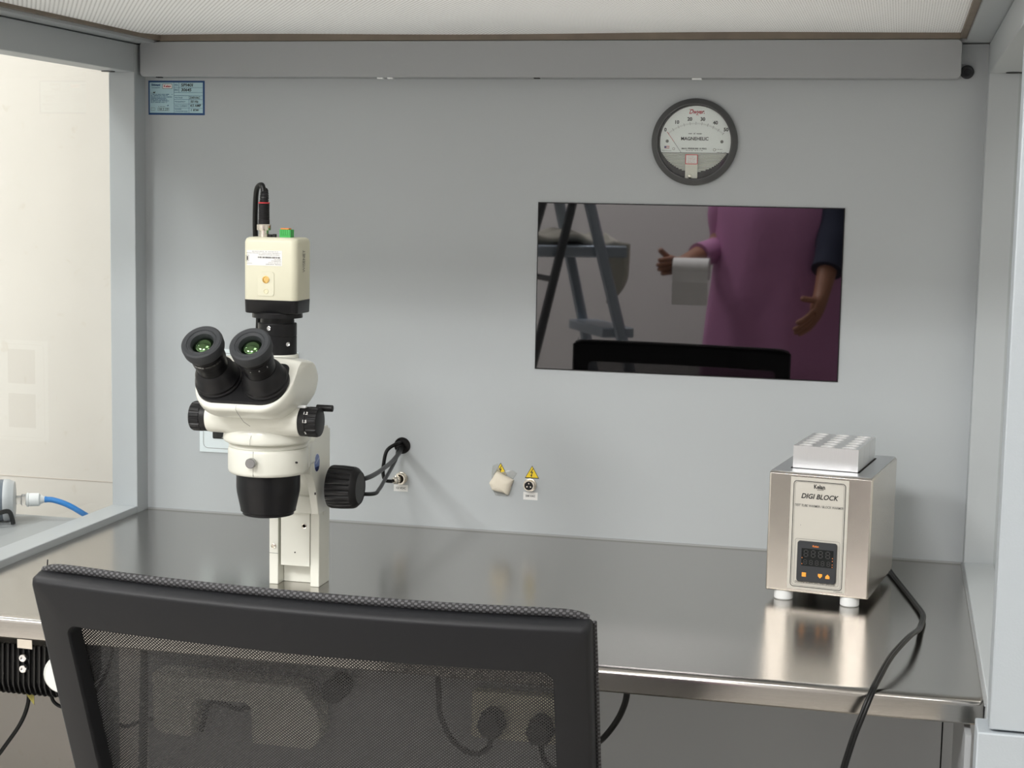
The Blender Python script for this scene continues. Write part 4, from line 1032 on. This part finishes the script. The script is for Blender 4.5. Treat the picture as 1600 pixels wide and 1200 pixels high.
# ---------------------------------------------------------------- outside the left window
def filt():
    t = thing('filter_cylinder', 'smoked plastic filter cylinder with white fitting lying on the shelf outside the left window', 'filter', (-.192, -.1686, -.001), R(25))
    r = .0310; c = (0, 0, r+.0005); AX = Vector((1, .05, -.06)).normalized(); AX = Vector((1, .0, 0))
    b = bmesh.new(); lathe(b, [(r*.9, -.20), (r, -.198), (r, .038)], c, AX, 64); obj('shell', b, M['frost'], t, smooth=True, angle=50)
    b = bmesh.new(); lathe(b, [(r, .038), (r+.0005, .039), (r+.0002, .045), (r*.96, .048), (r*.90, .053), (.012, .0545)], c, AX, 64); obj('end_cap', b, M['frostw'], t, smooth=True, angle=50)
    b = bmesh.new(); lathe(b, [(.0065, .053), (.0065, .062), (.0085, .063), (.0085, .070)], c, AX, 24); obj('nipple', b, M['clearp'], t, smooth=True, angle=30)
    b = bmesh.new(); lathe(b, [(.0070, .069), (.0105, .0705), (.0105, .073), (.0095, .0735), (.0100, .075), (.0098, .088), (.0070, .090), (.0045, .096)], c, AX, 32); obj('fitting', b, M['white'], t, smooth=True, angle=30)
    t2 = thing('blue_air_tube', 'blue flexible air tube running from the filter fitting over the shelf edge', 'tube', (-.105, -.128, .0305))
    b = bmesh.new(); tube(b, [(0, 0, 0), (.012, .004, -.001), (.030, .009, -.007), (.048, .016, -.018), (.058, .034, -.034), (.055, .060, -.060), (.02, .072, -.080), (-.20, .076, -.085), (-.45, .076, -.085)], .0042, 14, 10, rf=lambda u: 1.12 if u < .03 else 1); obj('tube', b, M['blade'], t2, smooth=True)
    t3 = thing('black_lead', 'black lead lying on the shelf in front of the filter cylinder', 'cable', (-.135, -.185, .0))
    b = bmesh.new(); tube(b, [(-.20, -.085, .0025), (-.12, -.055, .0025), (-.060, -.035, .004), (-.020, -.020, .012), (-.004, -.008, .0205), (.0045, .000, .0205), (.0060, .006, .008), (.0060, .008, .0015)], .0034, 12, 10); obj('wire', b, M['cable'], t3, smooth=True)
    t4 = thing('dark_hose', 'thick dark green-black hose curving behind the cabinet corner post', 'hose', (-.075, .06, -.10))
    b = bmesh.new(); tube(b, [(-.065, .050, -.62), (-.062, .06, -.30), (-.052, .06, -.12), (-.043, .06, -.02), (-.031, .06, .022), (-.008, .065, .052), (.03, .065, .065), (.10, .075, .03), (.12, .08, -.20), (.12, .08, -.70)], .0075, 14, 10)
    bmesh.ops.translate(b, verts=b.verts, vec=(.0, .05, 0))
    bmesh.ops.transform(b, matrix=Matrix.Translation((.075, -.06, .10)), verts=b.verts); obj('tube', b, mat('hose_rubber', (.05, .06, .05), .45), t4, smooth=True)
filt()

# ---------------------------------------------------------------- behind the photographer (mirrored in the monitor)
def ladder():
    t = thing('step_ladder', 'grey aluminium step ladder with a cloth over its platform, mirrored in the monitor', 'ladder', (.12, -2.62, ZF), R(62))
    Hh = 1.25; w = .20; sp = .34
    b = bmesh.new()
    for s in (-1, 1):
        tube(b, [(s*(w+.05), -sp, 0), (s*w*.8, -.02, Hh)], .018, 8, 2, flat=.6, smooth=False)
    obj('front_rails', b, M['lad'], t, smooth=True)
    b = bmesh.new()
    for s in (-1, 1): tube(b, [(s*(w+.05), sp, 0), (s*w*.8, .02, Hh)], .014, 8, 2, flat=.6, smooth=False)
    for z in (.3, .7, 1.0): f = 1-z/Hh; cyl(b, .009, (-(w*.8+(.09)*f), sp*f+.02, z), ((w*.8+.09*f), sp*f+.02, z), 10)
    obj('rear_frame', b, mat('ladder_dark', (.06, .065, .07), .5), t, smooth=True)
    for z in (.28, .56, .84):
        f = 1-z/Hh; obj('step', bx(-(w*.8+.05*f), (w*.8+.05*f), -sp*f-.06, -sp*f+.04, z-.015, z+.015), M['lad'], t, bevel=.004)
    obj('platform', bx(-.16, .16, -.15, .13, 1.065, 1.10), M['lad'], t, bevel=.005)
    obj('top_cap', bx(-.18, .18, -.05, .05, Hh-.02, Hh+.02), M['blackp'], t, bevel=.006)
    b = bmesh.new()
    for s in (-1, 1): tube(b, [(s*(w+.01), -sp*.6, .40), (s*(w+.01), sp*.6, .42)], .006, 6, 2, smooth=False)
    obj('spreader', b, M['blackp'], t)
ladder()
def towel():
    b = bmesh.new(); n, mth = 26, 30; V = {}
    for i in range(n+1):
        for j in range(mth+1):
            u = i/n; v = j/mth
            x = -.13+.25*v+.008*math.sin(u*9); y = -.20+.36*u
            z = 1.125+.012*math.sin(v*11+u*3)+.01*math.sin(u*14)
            if u < .22: d = (.22-u)/.22; y = -.172-.012*math.sin(v*10); z = 1.115-.20*d*(.6+.4*math.sin(v*4))
            V[i, j] = b.verts.new((x, y, z))
    for i in range(n):
        for j in range(mth): b.faces.new((V[i, j], V[i+1, j], V[i+1, j+1], V[i, j+1]))
    o = obj('folded_cloth', b, M['cloth'], None, smooth=True); o.modifiers.new('s', 'SOLIDIFY').thickness = .014
    o.location = (.12, -2.62, ZF); o.rotation_euler = (0, 0, R(62))
    tag(o, 'pale grey cloth draped over the step ladder platform', 'cloth')
towel()

def person():
    px, py = .745, -3.02
    t = thing('person', 'person in a loose mauve tunic holding a paper roll, mirrored in the monitor', 'person', (px, py, ZF))
    # local: +y toward the cabinet (facing), z from floor
    V = [('pelvis', (0, 0, .92), .125), ('belly', (0, .01, 1.05), .125), ('chest', (0, .01, 1.22), .135), ('neck0', (0, -.005, 1.37), .07), ('neck', (0, .0, 1.43), .048), ('head0', (0, .015, 1.50), .070), ('head1', (0, .015, 1.585), .085), ('head2', (0, .01, 1.63), .06),
         ('shL', (-.16, 0, 1.33), .056), ('elL', (-.185, .0, 1.10), .042), ('wrL', (-.295, .21, 1.035), .026), ('haL', (-.320, .255, 1.04), .028),
         ('shR', (.16, 0, 1.33), .056), ('elR', (.175, .13, 1.12), .042), ('wrR', (.150, .25, .96), .026), ('haR', (.140, .285, .92), .028),
         ('hiL', (-.09, 0, .86), .09), ('knL', (-.10, .015, .48), .058), ('anL', (-.10, -.01, .09), .038), ('toL', (-.11, .12, .04), .032),
         ('hiR', (.09, 0, .86), .09), ('knR', (.10, .015, .48), .058), ('anR', (.10, -.01, .09), .038), ('toR', (.11, .12, .04), .032)]
    E_ = [('pelvis', 'belly'), ('belly', 'chest'), ('chest', 'neck0'), ('neck0', 'neck'), ('neck', 'head0'), ('head0', 'head1'), ('head1', 'head2'), ('chest', 'shL'), ('shL', 'elL'), ('elL', 'wrL'), ('wrL', 'haL'),
          ('chest', 'shR'), ('shR', 'elR'), ('elR', 'wrR'), ('wrR', 'haR'), ('pelvis', 'hiL'), ('hiL', 'knL'), ('knL', 'anL'), ('anL', 'toL'), ('pelvis', 'hiR'), ('hiR', 'knR'), ('knR', 'anR'), ('anR', 'toR')]
    co = [v[1] for v in V]; rad = [v[2] for v in V]; idx = {v[0]: i for i, v in enumerate(V)}; ed = [(idx[a], idx[c]) for a, c in E_]
    def hand(tag_, base, d, side_, curl):
        d = Vector(d).normalized(); s = Vector(side_).normalized(); n = d.cross(s)
        for k, (off, L) in enumerate(((-.021, .060), (-.007, .070), (.007, .066), (.021, .052))):
            p0 = Vector(base)+d*.03+s*off; i0 = len(co); co.append(tuple(p0)); rad.append(.0095); ed.append((idx[base_name(tag_)], i0)); prev = i0; p = p0; dd = d.copy()
            for q in range(3):
                dd = (dd*math.cos(curl)+n*math.sin(curl)).normalized(); p = p+dd*L/3*1.15; co.append(tuple(p)); rad.append(.0085-.0006*q); ed.append((prev, len(co)-1)); prev = len(co)-1
        p0 = Vector(base)-s*.024+n*.004; co.append(tuple(p0)); rad.append(.011); ed.append((idx[base_name(tag_)], len(co)-1)); prev = len(co)-1; p = p0
        for q in range(2): p = p+(d*.55-s*.5+n*.55).normalized()*.026; co.append(tuple(p)); rad.append(.0095); ed.append((prev, len(co)-1)); prev = len(co)-1
    def base_name(x): return x
    hand('haL', V[idx['haL']][1], (.35, .9, .0), (.1, -.05, -1), .55)
    hand('haR', V[idx['haR']][1], (-.3, .5, -.8), (0, -.2, -1), .45)
    me = D.meshes.new('body'); me.from_pydata(co, ed, []); me.update(); o = D.objects.new('body', me); COL.objects.link(o); o.parent = t; me.materials.append(M['skin'])
    sk = o.modifiers.new('skin', 'SKIN'); sk.use_smooth_shade = True
    for i, v in enumerate(me.skin_vertices[0].data): v.radius = (rad[i], rad[i]*(.8 if i < 3 else 1)); v.use_root = (i == 0)
    ss = o.modifiers.new('sub', 'SUBSURF'); ss.levels = 2; ss.render_levels = 2
    # face
    hd = Vector((0, .015, 1.57))
    for s in (-1, 1):
        b = bmesh.new(); bmesh.ops.create_uvsphere(b, u_segments=16, v_segments=10, radius=.012); bmesh.ops.translate(b, verts=b.verts, vec=(s*.030, .085, 1.575)); obj('eye', b, M['eyew'], t, smooth=True)
        b = bmesh.new(); bmesh.ops.create_uvsphere(b, u_segments=12, v_segments=8, radius=.006); bmesh.ops.translate(b, verts=b.verts, vec=(s*.030, .0925, 1.575)); obj('iris', b, M['hair'], t, smooth=True)
        b = bmesh.new(); bmesh.ops.create_uvsphere(b, u_segments=16, v_segments=10, radius=.03); bmesh.ops.scale(b, verts=b.verts, vec=(.35, .6, 1)); bmesh.ops.translate(b, verts=b.verts, vec=(s*.080, .005, 1.565)); obj('ear', b, M['skin'], t, smooth=True)
    b = bmesh.new(); loft(b, [[(x*w, .088+d, z) for x, d in ((-1, 0), (-.5, h*.6), (0, h), (.5, h*.6), (1, 0), (0, -.02))] for w, h, z in ((.006, .004, 1.585), (.009, .014, 1.56), (.015, .024, 1.543), (.010, .006, 1.533))]); obj('nose', b, M['skin'], t, smooth=True)
    b = bmesh.new(); bmesh.ops.create_uvsphere(b, u_segments=16, v_segments=8, radius=.024); bmesh.ops.scale(b, verts=b.verts, vec=(1, .4, .35)); bmesh.ops.translate(b, verts=b.verts, vec=(0, .078, 1.512)); obj('mouth', b, M['lip'], t, smooth=True)
    b = bmesh.new(); bmesh.ops.create_uvsphere(b, u_segments=28, v_segments=18, radius=.104)
    for v in list(b.verts):
        if v.co.y > .035 and v.co.z < .05: b.verts.remove(v)
    bmesh.ops.scale(b, verts=b.verts, vec=(.95, 1.0, 1.1)); bmesh.ops.translate(b, verts=b.verts, vec=(0, -.005, 1.59)); h = obj('hair', b, M['hair'], t, smooth=True)
    # tunic: lofted rings with folds
    def ring(z, a, c, yo=0, f=0, n=48): return [(a*math.cos(2*math.pi*k/n)*(1+f*math.sin(5*2*math.pi*k/n+z*9)*.5+f*math.sin(11*2*math.pi*k/n+z*5)*.5), yo+c*math.sin(2*math.pi*k/n)*(1+f*math.sin(7*2*math.pi*k/n+z*6)), z) for k in range(n)]
    b = bmesh.new(); loft(b, [ring(*q) for q in ((1.40, .075, .065, 0, 0), (1.375, .13, .085, 0, .0), (1.34, .195, .105, 0, .01), (1.28, .215, .130, 0, .015), (1.18, .205, .150, .01, .02), (1.08, .205, .150, .01, .03), (.98, .215, .155, .01, .03), (.88, .230, .165, .0, .04), (.76, .240, .170, 0, .05), (.62, .245, .170, 0, .06))], caps=False)
    g = obj('tunic', b, M['mauve'], t, smooth=True, angle=80); g.modifiers.new('s', 'SOLIDIFY').thickness = .004
    for s, nm, mt in ((-1, 'L', M['mauve']), (1, 'R', M['navy'])):
        sh_, el, wr = [Vector(V[idx[k+nm]][1]) for k in ('sh', 'el', 'wr')]
        b = bmesh.new(); pth = [sh_+Vector((-s*.02, 0, .02)), sh_*.5+el*.5+Vector((s*.01, 0, 0)), el, el*.45+wr*.55]
        tube(b, pth, .056 if s < 0 else .066, 20, 6, rf=lambda u: 1-.28*u+.03*math.sin(u*20)); obj('sleeve', b, mt, t, smooth=True, angle=80)
    for s in (-1, 1):
        b = bmesh.new(); tube(b, [(s*.09, 0, .90), (s*.10, .015, .50), (s*.10, -.01, .09)], .108, 20, 6, rf=lambda u: 1-.40*u); obj('trouser_leg', b, M['navy'], t, smooth=True, angle=80)
        b = bmesh.new(); loft(b, [[(s*.105+x*k, y*k+.06*(1-k)*0, z) for x, y in rrect(-.045, .045, -.075, .175, .042)] for k, z in ((.98, 0), (1.0, .02), (.95, .05), (.70, .075))]); obj('shoe', b, M['blackp'], t, smooth=True, angle=60)
    # roll of paper held in the left-hand side hand
    r = thing('paper_roll', 'white tissue paper roll held in the hand of the person in mauve', 'paper roll', (px-.245, py+.300, ZF+1.03))
    b = bmesh.new(); lathe(b, [(.018, -.055), (.034, -.055), (.034, .055), (.018, .055), (.018, -.055)], (0, 0, 0), (1, 0, 0), 40, caps=False); obj('roll', b, M['paper'], r, smooth=True, angle=50)
    b = bmesh.new(); loft(b, [[(x, .034+dy, z) for x in (-.055, .055)] for dy, z in ((-.001, .0), (.002, -.04), (-.002, -.08), (-.006, -.11))], closed=False, caps=False); g = obj('loose_sheet', b, M['paper'], r); g.modifiers.new('s', 'SOLIDIFY').thickness = .0008
person()
